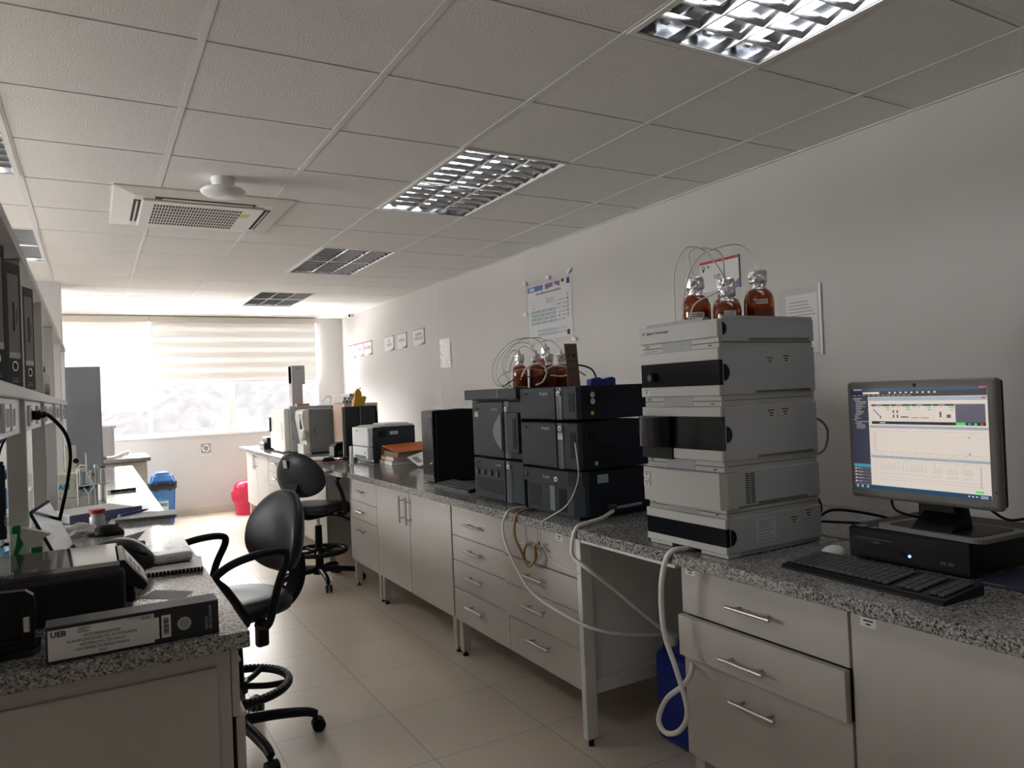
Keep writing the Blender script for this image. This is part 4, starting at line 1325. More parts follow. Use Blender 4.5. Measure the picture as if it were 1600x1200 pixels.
def key_caps(b, mt, x0, x1, y0, y1, z, tilt, rows, cols):
    b.m(mt)
    for i in range(rows):
        for j in range(cols):
            if i == 0 and 4 <= j <= 8:
                continue
            if j in (15, 19) and cols > 18:
                continue
            xa = x0 + (x1 - x0) * i / rows
            ya = y1 - (y1 - y0) * j / cols
            dx, dy = (x1 - x0) / rows, (y1 - y0) / cols
            zz = z + tilt * (xa - x0)
            b.box(xa + 0.0012, ya - dy + 0.0012, zz, xa + dx - 0.0012, ya - 0.0012, zz + 0.006, 0.0015, 1)
        if i == 0:
            xa = x0
            dy = (y1 - y0) / cols
            b.box(xa + 0.0012, y1 - dy * 9 + 0.001, z, xa + (x1 - x0) / rows - 0.0012, y1 - dy * 4 - 0.001, z + 0.006, 0.0015, 1)


t = thing('keyboard', 'black full-size keyboard on the granite before the desktop computer', 'keyboard', (1.77, 1.225, ZT), 0)
KA = math.atan2(0.022, 0.45)
b = B(BLACK)
b.X = Matrix.Translation((1.775, 1.225, ZT)) @ Matrix.Rotation(-0.03, 4, 'Z')
b.prism([(-0.085, 0.0), (0.078, 0.0), (0.078, 0.026), (0.05, 0.024), (-0.078, 0.012), (-0.085, 0.006)], 'y', -0.235, 0.235)
kb = b.obj('case', t)
b = B(BLACK)
b.X = Matrix.Translation((1.775, 1.225, ZT)) @ Matrix.Rotation(-0.03, 4, 'Z')
key_caps(b, DARKGREY, -0.062, 0.06, -0.225, 0.225, 0.0145, 0.09, 6, 22)
b.obj('keys', t)
t = thing('mouse', 'white mouse half hidden behind the black keyboard', 'mouse', (1.93, 1.47, ZT))
b = B(WHITE)
q = bmesh.new()
bmesh.ops.create_uvsphere(q, u_segments=20, v_segments=12, radius=1)
for v in q.verts:
    v.co = Vector((1.935 + v.co.x * 0.05, 1.47 + v.co.y * 0.03, ZT + max(0, v.co.z) * 0.03))
b.bm(q, True).obj('shell', t)
t = thing('mouse_pad', 'dark blue patterned mouse pad at the side of the black computer', 'mouse pad', (2.05, 0.98, ZT))
b = B(mat('dark blue pad', (0.02, 0.024, 0.06), 0.7)).box(1.93, 0.84, ZT, 2.16, 1.065, ZT + 0.003, 0.001, 1)
b.obj('mat', t)
b = B(PALE)
random.seed(3)
for k in range(16):
    x, y = random.uniform(2.04, 2.15), random.uniform(0.86, 1.0)
    b.box(x, y, ZT + 0.003, x + random.uniform(0.003, 0.012), y + random.uniform(0.004, 0.014), ZT + 0.0034)
b.box(1.945, 0.99, ZT + 0.003, 1.948, 1.045, ZT + 0.0034)
b.obj('print', t)

# cables behind the white stack
for k, (pts, lab, mt, r) in enumerate((
        ([(2.083, 1.70, 1.40), (2.12, 1.70, 1.395), (2.125, 1.70, 1.36), (2.10, 1.70, 1.33), (2.083, 1.70, 1.335)], 'short grey cable loop behind the pump module', BEZ, 0.004),
        ([(2.083, 1.66, 1.29), (2.14, 1.66, 1.29), (2.185, 1.66, 1.25), (2.17, 1.66, 1.19), (2.12, 1.66, 1.172), (2.083, 1.66, 1.175)], 'grey cable making a wide loop behind the autosampler', BEZ, 0.004),
        ([(2.083, 1.68, 1.05), (2.12, 1.67, 1.035), (2.135, 1.66, 0.99), (2.11, 1.66, 0.96), (2.083, 1.66, 0.955)], 'black cable dropping behind the bulging-front module', BLACK, 0.0045),
        ([(2.083, 1.64, 0.965), (2.16, 1.62, 0.985), (2.27, 1.53, 0.96), (2.37, 1.42, 0.91), (2.40, 1.3, 0.897)], 'thick black power cable arching from the white stack behind the computer', BLACK, 0.005),
        ([(2.083, 1.66, 0.95), (2.15, 1.62, 0.945), (2.25, 1.53, 0.935), (2.36, 1.46, 0.90), (2.42, 1.35, 0.896)], 'second black power cable running low behind the computer', BLACK, 0.0045),
        ([(2.083, 1.63, 0.91), (2.14, 1.60, 0.896), (2.20, 1.52, 0.896), (2.30, 1.47, 0.896), (2.38, 1.42, 0.896)], 'thin dark cable lying on the granite beside the white stack', BEZ, 0.003))):
    tag(B(mt).tube(pts, r, 8).obj('power_cable' if k > 1 else 'signal_cable'), lab, 'cable', 'cables behind the white stack')

# ---------------------------------------------------------------- black tower computer and keyboard
t = thing('tower_computer', 'black tower computer standing between the navy stack and the orange folder', 'computer', (1.99, 4.17, ZT))
B(BLACK).box(1.79, 4.08, ZT + 0.006, 2.2, 4.262, 1.332, 0.004, 1).obj('case', t)
fr = B(BLACKG).box(1.772, 4.085, ZT + 0.004, 1.79, 4.26, 1.33, 0.006).obj('front_panel', t)
B(DARKGREY).box(1.7705, 4.095, 1.17, 1.772, 4.15, 1.29).obj('drive_cover', fr)
B(CHROME).cyl((1.772, 4.125, 1.01), (1.7705, 4.105, 1.01), 0.007, n=12).box(1.7706, 4.10, 1.003, 1.772, 4.135, 1.017, 0.004).obj('emblem', fr)
for y in (4.10, 4.24):
    B(RUBBER).box(1.81, y - 0.01, ZT, 1.85, y + 0.01, ZT + 0.006).box(2.14, y - 0.01, ZT, 2.18, y + 0.01, ZT + 0.006).obj('foot', t)
b = B(PAPER)
vs, fs = [], []
for i in range(9):
    for j in range(5):
        x, y = 1.86 + i * 0.035, 4.085 + j * 0.05
        vs.append((x, y - 0.002, 1.3335 + 0.006 * (1 + math.sin(i * 0.9 + j * 0.5)) * (0.3 + 0.7 * i / 8) + 0.0022 * j))
for i in range(8):
    for j in range(4):
        fs.append((i * 5 + j, i * 5 + j + 1, i * 5 + j + 6, i * 5 + j + 5))
o = B(mat('pale blue paper', (0.66, 0.72, 0.74), 0.8)).add(vs, fs, True).obj('paper_sheets')
md = o.modifiers.new('thickness', 'SOLIDIFY')
md.thickness = 0.003
md.offset = 1
tag(o, 'loose pale papers lying on top of the black tower computer', 'papers')
t = thing('keyboard', 'black keyboard lying between the black tower and the navy stack', 'keyboard', (1.80, 3.78, ZT))
b = B(BLACK).prism([(1.735, ZT), (1.875, ZT), (1.875, ZT + 0.024), (1.74, ZT + 0.012)], 'y', 3.56, 4.02)
b.obj('case', t)
b = B(BLACK)
key_caps(b, DARKGREY, 1.75, 1.865, 3.57, 4.01, ZT + 0.013, 0.09, 6, 18)
b.obj('keys', t)

# ---------------------------------------------------------------- folders, books, laser printer
ORANGE = mat('orange card', (0.55, 0.13, 0.03), 0.6)
BEIGE = mat('beige card', (0.42, 0.36, 0.25), 0.75)
KRAFT = mat('olive paper block', (0.2, 0.18, 0.13), 0.8)
for k, (z0, z1, dx, lab) in enumerate(((ZT, ZT + 0.034, 0.0, 'beige bound volume at the bottom of the pile beside the laser printer'), (ZT + 0.034, ZT + 0.066, 0.012, 'beige bound volume carrying the orange folder'))):
    t = thing('bound_volume', lab, 'book', (2.15, 5.57, z0), 0, 'bound volumes under the orange folder')
    B(BEIGE).box(2.0 + dx, 5.43, z0, 2.34, 5.70, z0 + 0.003).box(2.0 + dx, 5.43, z1 - 0.003, 2.34, 5.70, z1).box(2.0 + dx, 5.60, z0, 2.02 + dx, 5.70, z1).obj('cover', t)
    B(PAPER if k else OFFW).box(2.004 + dx, 5.436, z0 + 0.003, 2.33, 5.694, z1 - 0.003).obj('page_block', t)
t = thing('box_folder', 'orange card folder stuffed with papers on the beige volumes', 'folder', (2.18, 5.52, ZT + 0.066))
z0 = ZT + 0.066
B(KRAFT).box(2.035, 5.372, z0 + 0.004, 2.36, 5.685, z0 + 0.036).m(PAPER).box(2.04, 5.376, z0 + 0.017, 2.35, 5.68, z0 + 0.02).obj('page_block', t)
B(ORANGE).box(2.02, 5.36, z0, 2.37, 5.70, z0 + 0.004).add([(2.02, 5.36, z0 + 0.036), (2.37, 5.36, z0 + 0.046), (2.37, 5.70, z0 + 0.086), (2.02, 5.70, z0 + 0.076), (2.02, 5.36, z0 + 0.039), (2.37, 5.36, z0 + 0.049), (2.37, 5.70, z0 + 0.089), (2.02, 5.70, z0 + 0.079)],
                                                          [(0, 3, 2, 1), (4, 5, 6, 7), (0, 1, 5, 4), (1, 2, 6, 5), (2, 3, 7, 6), (3, 0, 4, 7)]).box(2.02, 5.697, z0, 2.37, 5.70, z0 + 0.078).obj('cover', t)
b = B(PAPER)
b.X = Matrix.Translation((2.13, 5.22, ZT + 0.001)) @ Matrix.Rotation(-0.25, 4, 'Y') @ Matrix.Rotation(0.3, 4, 'X')
b.box(-0.04, -0.10, 0, 0.22, 0.10, 0.002).m(INKGREY).box(-0.02, -0.05, 0.002, 0.02, 0.06, 0.0024)
o = b.obj('paper_sheet')
for p in o.data.vertices:
    p.co.z += 0.045
tag(o, 'white printed sheet propped against the orange folder behind the tower', 'paper')

PRW = mat('printer white', (0.7, 0.71, 0.73), 0.45)
PRD = mat('printer dark blue', (0.028, 0.036, 0.05), 0.45)
t = thing('laser_printer', 'laser printer with white front and dark blue sides beside the orange folder', 'printer', (2.13, 5.98, ZT))
x0, x1, y0, y1, z1 = 1.925, 2.34, 5.77, 6.19, 1.192
B(PRD).prism([(x0 + 0.05, ZT + 0.004), (x1, ZT + 0.004), (x1, z1 - 0.01), (x0 + 0.12, z1 - 0.01), (x0 + 0.065, z1 - 0.03), (x0 + 0.045, z1 - 0.09)], 'y', y0, y1).obj('body', t)
fr = B(PRW).box(x0, y0 + 0.004, ZT + 0.03, x0 + 0.05, y1 - 0.004, 1.02, 0.008).box(x0 + 0.006, y0 + 0.004, 1.024, x0 + 0.055, y1 - 0.004, z1 - 0.012, 0.01).obj('front_panel', t)
B(PRD).box(x0 - 0.001, y0 + 0.05, ZT + 0.03, x0 + 0.01, y1 - 0.08, ZT + 0.06).obj('tray_slot', fr)
B(PRD).cyl((x0 + 0.006, y1 - 0.14, 1.15), (x0 + 0.004, y1 - 0.14, 1.15), 0.008, n=12).obj('emblem', fr)
B(PRD).cyl((x0, y0 + 0.06, 0.975), (x0 - 0.002, y0 + 0.06, 0.975), 0.009, n=12).obj('button', fr)
B(PRW).prism([(x0 + 0.03, z1 - 0.014), (x1 - 0.01, z1 - 0.012), (x1 - 0.01, z1 + 0.004), (x0 + 0.08, z1)], 'y', y0 + 0.01, y1 - 0.01).obj('top_cover', t)
B(OFFW).box(x0 + 0.17, y0 + 0.05, z1 + 0.004, x1 - 0.03, y1 - 0.08, z1 + 0.014, 0.004).obj('output_tray', t)
b = B(PAPER).box(2.12, y0 - 0.0006, 1.115, 2.19, y0, 1.143).m(INKGREY)
for k in range(3):
    b.box(2.128, y0 - 0.001, 1.121 + k * 0.007, 2.18 - k * 0.01, y0 - 0.0006, 1.123 + k * 0.007)
b.obj('sticker', t)
B(NAVYD).box(2.02, y0 - 0.001, 1.10, 2.09, y0 + 0.002, 1.15).obj('vent_grid', t)
B(RUBBER).box(x0 + 0.07, y0 + 0.02, ZT, x1 - 0.03, y1 - 0.02, ZT + 0.004).obj('base', t)
t = thing('plastic_cylinder', 'white plastic measuring tube upright before the laser printer', 'tube', (1.80, 5.80, ZT))
B(OFFW).lathe([(0, 0), (0.026, 0), (0.026, 0.004), (0.016, 0.01), (0.016, 0.15), (0.014, 0.15), (0.014, 0.012), (0, 0.012)], (1.80, 5.80, ZT), 18).obj('tube', t)

# ---------------------------------------------------------------- chromatograph corner
GCG = noisy(mat('chromatograph grey', (0.16, 0.175, 0.175), 0.5), (0.155, 0.17, 0.17), (0.165, 0.18, 0.18), 3)
GCW = mat('chromatograph white', (0.68, 0.68, 0.63), 0.5)
GCS = mat('chromatograph pale grey', (0.48, 0.48, 0.5), 0.5)
t = thing('mass_spectrometer', 'grey cabinet instrument with cream front standing behind the stool back', 'instrument', (2.0, 7.48, ZT))
B(GCG).box(1.86, 7.33, ZT + 0.012, 2.22, 7.62, 1.335, 0.012).obj('body', t)
B(GCG).box(1.885, 7.326, 0.945, 2.205, 7.332, 1.30, 0.004).obj('side_panel', t)
b = B(GCW).prism([(1.86, ZT + 0.08), (1.835, ZT + 0.08), (1.79, 1.26), (1.80, 1.318), (1.83, 1.335), (1.86, 1.335)], 'y', 7.34, 7.62)
b.box(1.80, 7.36, ZT, 1.90, 7.60, ZT + 0.10, 0.008)
fr = b.obj('front_cover', t)
B(DARKGREY).box(1.789, 7.40, 1.14, 1.806, 7.44, 1.29, 0.004).obj('display', fr)
B(WHITE).lathe([(0, 0), (0.022, 0), (0.026, 0.05), (0.018, 0.09), (0.0, 0.10)], (1.80, 7.33, 1.03), 14).obj('vial_cup', fr)
B(BLACK).box(1.905, 7.324, 1.09, 1.912, 7.33, 1.13).box(2.06, 7.3255, 0.955, 2.11, 7.327, 0.975).obj('latch', t)
B(RUBBER).box(1.88, 7.36, ZT, 2.2, 7.6, ZT + 0.012).obj('base', t)
t = thing('gas_chromatograph', 'white and pale grey gas chromatograph with small screen behind the grey cabinet', 'instrument', (2.0, 8.06, ZT))
B(GCS).box(1.75, 7.67, ZT + 0.01, 2.40, 8.45, 1.365, 0.01).obj('body', t)
fr = B(GCW).box(1.695, 7.68, ZT + 0.02, 1.75, 8.30, 1.345, 0.012).box(1.71, 8.30, ZT + 0.02, 1.75, 8.44, 1.28, 0.008).box(1.69, 7.72, ZT + 0.01, 1.75, 8.2, ZT + 0.06, 0.006).obj('front_panel', t)
B(BLACK).box(1.67, 8.28, 1.10, 1.69, 8.40, 1.255, 0.003).m(scr('green display', (0.35, 0.45, 0.32), 0.8)).box(1.6685, 8.285, 1.11, 1.67, 8.395, 1.245).obj('display', fr)
b = B(INKGREY)
for k in range(9):
    b.box(1.6945, 7.75, 1.03 + k * 0.02, 1.6955, 7.83, 1.036 + k * 0.02)
b.obj('keypad', fr)
b = B(IGREY)
for k in range(16):
    b.box(1.80 + k * 0.022, 7.669, 1.338, 1.812 + k * 0.022, 7.672, 1.36)
b.obj('vent_grid', t)
B(IGREY).box(1.765, 7.669, 1.22, 1.785, 7.672, 1.30).obj('side_slot', t)
B(IGREY).box(1.77, 7.669, 1.02, 1.79, 7.672, 1.09).obj('side_slot', t)
B(BLACK).cyl((2.20, 7.668, 1.335), (2.20, 7.66, 1.335), 0.02, n=14).obj('knob', t)
B(RUBBER).box(1.78, 7.7, ZT, 2.38, 8.42, ZT + 0.01).obj('base', t)
t = thing('injector_tower', 'tall pale grey injector tower on top of the gas chromatograph', 'instrument', (1.92, 8.05, 1.365))
B(GCS).box(1.85, 7.96, 1.365, 1.965, 8.10, 1.80, 0.01).box(1.85, 7.95, 1.60, 1.992, 8.11, 1.80, 0.01).obj('housing', t)
B(mat('tower grille', (0.2, 0.2, 0.22), 0.5)).box(1.9, 7.9485, 1.765, 1.94, 7.951, 1.775).obj('emblem', t)
t = thing('orange_box', 'small flat orange box at the foot of the injector tower', 'box', (1.96, 7.85, 1.365))
B(mat('amber plastic', (0.5, 0.2, 0.05), 0.5)).box(1.86, 7.80, 1.365, 1.99, 7.90, 1.392, 0.004).obj('case', t)
t = thing('coiled_tube', 'clear bent tube sticking up behind the grey cabinet top', 'tube', (2.28, 8.2, 1.365))
B(T2).tube([(2.22, 8.2, 1.365), (2.27, 8.2, 1.44), (2.31, 8.2, 1.46), (2.34, 8.2, 1.43), (2.32, 8.2, 1.365)], 0.006, 8).obj('tube', t)
t = thing('wooden_crate', 'pale pinkish wooden box between the grey cabinet and the dark panels', 'box', (2.24, 7.08, ZT))
WOODP = noisy(mat('pale wood', (0.6, 0.42, 0.34), 0.7), (0.58, 0.40, 0.32), (0.68, 0.5, 0.42), 6, stretch=(1, 1, 0.1))
B(WOODP).box(2.09, 6.90, ZT, 2.42, 6.92, 1.355).box(2.09, 7.26, ZT, 2.42, 7.28, 1.355).box(2.09, 6.92, ZT, 2.11, 7.26, 1.355).box(2.40, 6.92, ZT, 2.42, 7.26, 1.355).box(2.11, 6.92, ZT, 2.40, 7.26, 0.91).box(2.09, 6.90, 1.355, 2.42, 7.28, 1.377).obj('case', t)
B(BLACK).box(2.092, 6.8985, 1.28, 2.10, 6.901, 1.30).box(2.091, 6.8985, 1.19, 2.098, 6.901, 1.23).obj('latch', t)
g = 'paper rolls stacked on the pale wooden box'
for k, (x, z, lab) in enumerate(((2.055, 1.395, 'pale paper roll at the low end of the pile on the wooden box'), (2.09, 1.395, 'paper roll in the bottom row with a dark core'), (2.125, 1.395, 'paper roll next in the bottom row'),
                                 (2.16, 1.395, 'paper roll in the bottom row under the two topmost rolls'), (2.195, 1.395, 'paper roll in the bottom row touching the yellow holder'), (2.0725, 1.426, 'paper roll in the upper row at its low end'),
                                 (2.1075, 1.426, 'paper roll in the upper row with a wide hollow'), (2.1425, 1.426, 'paper roll in the upper row, middle'), (2.1775, 1.426, 'paper roll in the upper row beside the yellow holder'),
                                 (2.125, 1.457, 'topmost paper roll of the pile'), (2.16, 1.457, 'topmost paper roll next to the yellow holder'))):
    x += 0.045
    t = thing('paper_roll', lab, 'paper roll', (x, 7.1, z), 0, g)
    y0, y1 = 6.93 + 0.012 * (k % 3), 7.25
    b = B(PAPER).cyl((x, y0, z), (x, y1, z), 0.0172, n=16, caps=False)
    b.cyl((x, y0, z), (x, y1, z), 0.012, n=16, caps=False)
    c = [(x + r * math.cos(i * PI / 8), y0, z + r * math.sin(i * PI / 8)) for r in (0.0172, 0.012) for i in range(16)]
    b.add(c, [(i, (i + 1) % 16, (i + 1) % 16 + 16, i + 16) for i in range(16)])
    b.obj('paper', t)
    B(GAP if k % 3 == 1 else INKGREY if k % 3 == 0 else BEIGE).cyl((x, y0 + 0.02, z), (x, y0 + 0.021, z), 0.012, n=16).obj('core', t)
t = thing('desktop_tower', 'pair of dark computer panels behind the laser printer, under the yellow holder', 'computer', (2.15, 6.5, ZT))
b = B(mat('graphite plastic', (0.028, 0.03, 0.035), 0.3)).box(1.94, 6.42, ZT, 2.075, 6.47, 1.352, 0.004, 1)
b.obj('panel', t)
B(MATS['graphite plastic']).box(2.085, 6.42, ZT, 2.225, 6.47, 1.355, 0.004, 1).obj('panel', t)
B(BLACK).box(1.932, 6.43, ZT, 1.94, 6.47, 1.35).box(2.075, 6.425, ZT, 2.085, 6.47, 1.35).box(2.225, 6.43, ZT, 2.245, 6.55, 1.352).box(2.245, 6.46, ZT, 2.262, 6.55, 1.30).obj('frame', t)
t = thing('yellow_holder', 'yellow plastic scoop-shaped holder on top of the dark panels', 'holder', (2.09, 6.465, 1.352))
YH = mat('ochre plastic', (0.5, 0.27, 0.03), 0.45)
b = B(YH)
b.prism([(2.033, 1.355), (2.128, 1.355), (2.156, 1.43), (2.133, 1.445), (2.113, 1.43), (2.048, 1.43)], 'y', 6.43, 6.50)
b.prism([(2.053, 1.43), (2.118, 1.43), (2.114, 1.475), (2.098, 1.50), (2.086, 1.512), (2.073, 1.50), (2.058, 1.475)], 'y', 6.445, 6.485)
b.obj('body', t)
B(GCS).cyl((2.108, 6.465, 1.505), (2.108, 6.465, 1.522), 0.007, n=10).obj('knob', t)

# small things on the far worktop
g = None
for k, (z0, z1, y, lab) in enumerate(((ZT, ZT + 0.075, 8.72, 'lower black box at the bench end by the window'), (ZT + 0.075, ZT + 0.135, 8.70, 'upper black box stacked at the bench end by the window'))):
    t = thing('black_box', lab, 'box', (1.74, y, z0), 0, 'black boxes at the bench end')
    B(BLACK).box(1.665 + 0.03 * k, y - 0.13, z0, 1.85, y + 0.13, z1, 0.012).obj('case', t)
    B(DARKGREY).box(1.664 + 0.03 * k, y - 0.06, z0 + 0.02, 1.668 + 0.03 * k, y + 0.06, z1 - 0.02).obj('lid', t)
t = thing('label_printer', 'small black printer box before the grey cabinet instrument', 'printer', (1.98, 6.72, ZT))
B(BLACK).box(1.90, 6.64, ZT, 2.08, 6.80, 0.99, 0.008).obj('case', t)
B(BLACK).prism([(1.905, 0.99), (2.085, 0.99), (2.085, 1.035), (1.93, 1.02)], 'y', 6.64, 6.80).obj('lid', t)
B(DARKGREY).box(1.94, 6.638, 0.915, 1.98, 6.641, 0.955, 0.001, 1).obj('emblem', t)
t = thing('mouse_pad', 'dark red mouse pad on the worktop behind the stool back', 'mouse pad', (1.74, 6.25, ZT))
B(mat('dark red pad', (0.12, 0.02, 0.03), 0.7)).box(1.64, 6.14, ZT, 1.86, 6.42, ZT + 0.004, 0.0015, 1).obj('mat', t)
t = thing('mouse', 'black computer mouse on the dark red pad', 'mouse', (1.74, 6.28, ZT + 0.004))
q = bmesh.new()
bmesh.ops.create_uvsphere(q, u_segments=18, v_segments=12, radius=1)
for v in q.verts:
    v.co = Vector((1.745 + v.co.x * 0.062, 6.28 + v.co.y * 0.036, ZT + 0.004 + max(0, v.co.z) * 0.036))
B(BLACK).bm(q, True).obj('shell', t)
B(DARKGREY).cyl((1.715, 6.276, ZT + 0.034), (1.715, 6.284, ZT + 0.034), 0.008, n=12).obj('wheel', t)
t = thing('spectacles_case', 'dark grey case with keys lying between mouse and laser printer', 'case', (1.86, 6.38, ZT))
B(DARKGREY).box(1.88, 6.32, ZT, 2.0, 6.40, ZT + 0.022, 0.009).obj('case', t)
B(CHROME).tube([(1.87, 6.36, ZT + 0.012), (1.885, 6.42, ZT + 0.02), (1.93, 6.46, ZT + 0.015), (1.9, 6.5, ZT + 0.01), (1.85, 6.46, ZT + 0.012)], 0.006, 7, 6, True).obj('key_ring', t)
t = thing('document_sheets', 'white papers lying on the worktop behind the black mouse', 'papers', (1.80, 6.7, ZT))
b = B(PAPER)
b.X = Matrix.Translation((1.76, 6.74, ZT)) @ Matrix.Rotation(0.2, 4, 'Z')
b.box(-0.105, -0.15, 0, 0.105, 0.15, 0.003)
b.X = Matrix.Translation((1.77, 6.68, ZT + 0.003)) @ Matrix.Rotation(-0.15, 4, 'Z')
b.box(-0.105, -0.15, 0, 0.105, 0.15, 0.003)
b.obj('sheets', t)
# ---------------------------------------------------------------- island bench with reagent rack
t = thing('granite_worktop', 'glossy granite worktop of the island bench under the reagent rack', 'worktop', (-0.4, 4.7, ZT))
B(GRAN).box(-1.15, 1.82, ZT - 0.038, 0.305, 7.63, ZT, 0.002, 1).obj('slab', t)
g = 'cabinets of the island bench'
a = cabinet('drawer_cabinet', 'white cabinet at the near end of the island bench, its flat end panel facing out', 'cabinet', 1, 0.285, -1.1, 1.86, 2.47,
            [('drawer', 1.862, 2.47, 0.68, 0.85, 2.16, 0.745, 0.17, False, 0.0), ('drawer', 1.862, 2.47, 0.2, 0.68, 2.16, 0.60, 0.17, False, 0.01)], g)
b = B(CAB).box(-1.05, 1.853, 0.24, 0.235, 1.86, 0.81, 0.002, 1)
b.obj('end_panel', a)
cabinet('drawer_cabinet', 'white island cabinet between the nearer stool and the bottle end', 'cabinet', 1, 0.285, -1.1, 4.0, 5.2,
        [('drawer', 4.0, 4.6, 0.66, 0.85, 4.3, 0.745, 0.17, False, 0.0), ('drawer', 4.6, 5.2, 0.66, 0.85, 4.9, 0.745, 0.17, False, 0.0),
         ('drawer', 4.0, 4.6, 0.2, 0.66, 4.3, 0.52, 0.17, False, 0.0), ('drawer', 4.6, 5.2, 0.2, 0.66, 4.9, 0.52, 0.17, False, 0.0)], g)
cabinet('door_cabinet', 'white island cabinet at the window end of the bench', 'cabinet', 1, 0.285, -1.1, 5.21, 7.6,
        [('door', 5.21, 5.8, 0.2, 0.85, 5.75, 0.72, 0.17, True, 0.0), ('door', 5.8, 6.4, 0.2, 0.85, 5.85, 0.72, 0.17, True, 0.0),
         ('door', 6.4, 7.0, 0.2, 0.85, 6.95, 0.72, 0.17, True, 0.0), ('door', 7.0, 7.6, 0.2, 0.85, 7.05, 0.72, 0.17, True, 0.0)], g)

RACKW = mat('rack enamel', (0.6, 0.59, 0.58), 0.45)
t = thing('reagent_rack', 'white reagent rack with posts, boards and socket strips along the island bench', 'rack', (-0.33, 4.2, ZT))
PYS = (1.585, 2.63, 3.66, 4.68, 5.73, 6.62)
for y in PYS:
    for x0, x1 in ((-0.222, -0.172), (-0.52, -0.47)):
        B(RACKW).box(x0, y - 0.03, ZT, x1, y, 1.875, 0.002, 1).obj('post', t)
B(RACKW).box(-0.54, 1.5, 1.462, -0.165, 6.66, 1.495, 0.003, 1).obj('shelf', t)
B(RACKW).box(-0.54, 1.5, 1.875, -0.165, 6.66, 1.902, 0.003, 1).obj('top_board', t)
for i in range(len(PYS) - 1):
    sp = B(WHITE).box(-0.215, PYS[i] + 0.002, 1.362, -0.185, PYS[i + 1] - 0.032, 1.462, 0.002, 1).obj('socket_strip', t)
    ys = [PYS[i] + 0.33, PYS[i] + 0.72] if i else [2.13, 2.30]
    if i == 1:
        ys = [2.95, 3.35]
    for y in ys:
        so = B(WHITE).box(-0.185, y - 0.055, 1.377, -0.176, y + 0.055, 1.447, 0.004).m(DARKGREY).box(-0.1765, y - 0.035, 1.39, -0.1755, y - 0.005, 1.434).box(-0.1765, y + 0.005, 1.39, -0.1755, y + 0.035, 1.434).obj('socket', sp)
tag(B(BLACK).tube([(-0.172, 2.95, 1.412), (-0.15, 2.96, 1.412), (-0.128, 2.98, 1.408), (-0.085, 3.03, 1.345), (-0.073, 3.08, 1.272), (-0.083, 3.13, 1.182), (-0.108, 3.18, 1.058), (-0.132, 3.235, 0.962), (-0.15, 3.26, 0.899)],
                  lambda q: 0.016 if q < 0.10 else 0.0105 if q < 0.2 else 0.0062, 10, 8).obj('power_cable'), 'thick black cable plugged into the socket strip of the rack', 'cable')

# binders on the rack
BND = mat('black binder board', (0.014, 0.015, 0.02), 0.45)
GREYL = mat('grey spine label', (0.28, 0.28, 0.29), 0.6)


def binder(x, y, z, rz, label, h=0.318, d=0.285, w=0.075, rot=None, spine=True):
    """Upright lever-arch binder; local +x is the spine side, y runs along the spine width."""
    t = thing('ring_binder', label, 'binder', (x, y, z), rz, 'ring binders on the rack shelf')
    X = world_of(t)
    b = B(BND)
    b.X = X
    b.box(-0.004, -w / 2, 0, 0, w / 2, h, 0.001, 1).box(-d, -w / 2, 0, -0.004, -w / 2 + 0.003, h).box(-d, w / 2 - 0.003, 0, -0.004, w / 2, h)
    b.obj('cover', t)
    b = B(PAPER)
    b.X = X
    b.box(-d + 0.02, -w / 2 + 0.006, 0.006, -0.03, w / 2 - 0.012, h - 0.02)
    b.obj('page_block', t)
    b = B(GREYL)
    b.X = X
    b.box(0, -w * 0.34, 0.075, 0.0007, w * 0.34, h - 0.03)
    b.m(INK).box(0.0007, -0.004, 0.15, 0.001, 0.004, 0.23).box(0.0007, 0.012, 0.17, 0.001, 0.015, 0.21)
    b.m(PAPER).box(0.0007, -w * 0.34, 0.077, 0.001, w * 0.34, 0.092)
    sp = b.obj('spine_label', t)
    b = B(CHROME)
    b.X = X
    b.cyl((0, 0, 0.055), (0.0012, 0, 0.055), 0.014, n=18).m(BLACK).cyl((0.0012, 0, 0.055), (0.0016, 0, 0.055), 0.010, n=18)
    b.obj('finger_ring', t)
    b = B(GREYL)
    b.X = X
    b.box(0, -0.016, 0.012, 0.0007, 0.016, 0.016).box(0, -0.012, 0.02, 0.0007, 0.012, 0.023)
    b.obj('print', t)
    return t


binder(-0.185, 2.03, 1.495, -0.5, 'black ring binder cut by the edge of the photo on the rack shelf')
binder(-0.178, 2.40, 1.495, -0.42, 'black ring binder with a long grey spine label on the rack shelf', 0.335)
binder(-0.168, 2.79, 1.495, -0.35, 'black ring binder deepest on the shelf, partly behind the labelled binder', 0.325)

# things on and behind the rack
t = thing('squeeze_bottle', 'white bottle with black cap on the rack shelf', 'bottle', (-0.26, 4.3, 1.495))
B(OFFW).lathe([(0, 0), (0.03, 0), (0.032, 0.006), (0.032, 0.10), (0.026, 0.12), (0.016, 0.128), (0, 0.128)], (-0.215, 4.45, 1.495), 20).obj('body', t)
B(BLACK).cyl((-0.215, 4.45, 1.623), (-0.215, 4.45, 1.655), 0.013, 0.010, 14).obj('cap', t)
t = thing('paper_tube', 'grey rolled sheet lying across the rack shelf', 'paper roll', (-0.25, 4.3, 1.525))
B(mat('grey roll', (0.3, 0.29, 0.3), 0.6)).cyl((-0.42, 4.05, 1.525), (-0.178, 4.12, 1.525), 0.03, n=18).obj('roll', t)


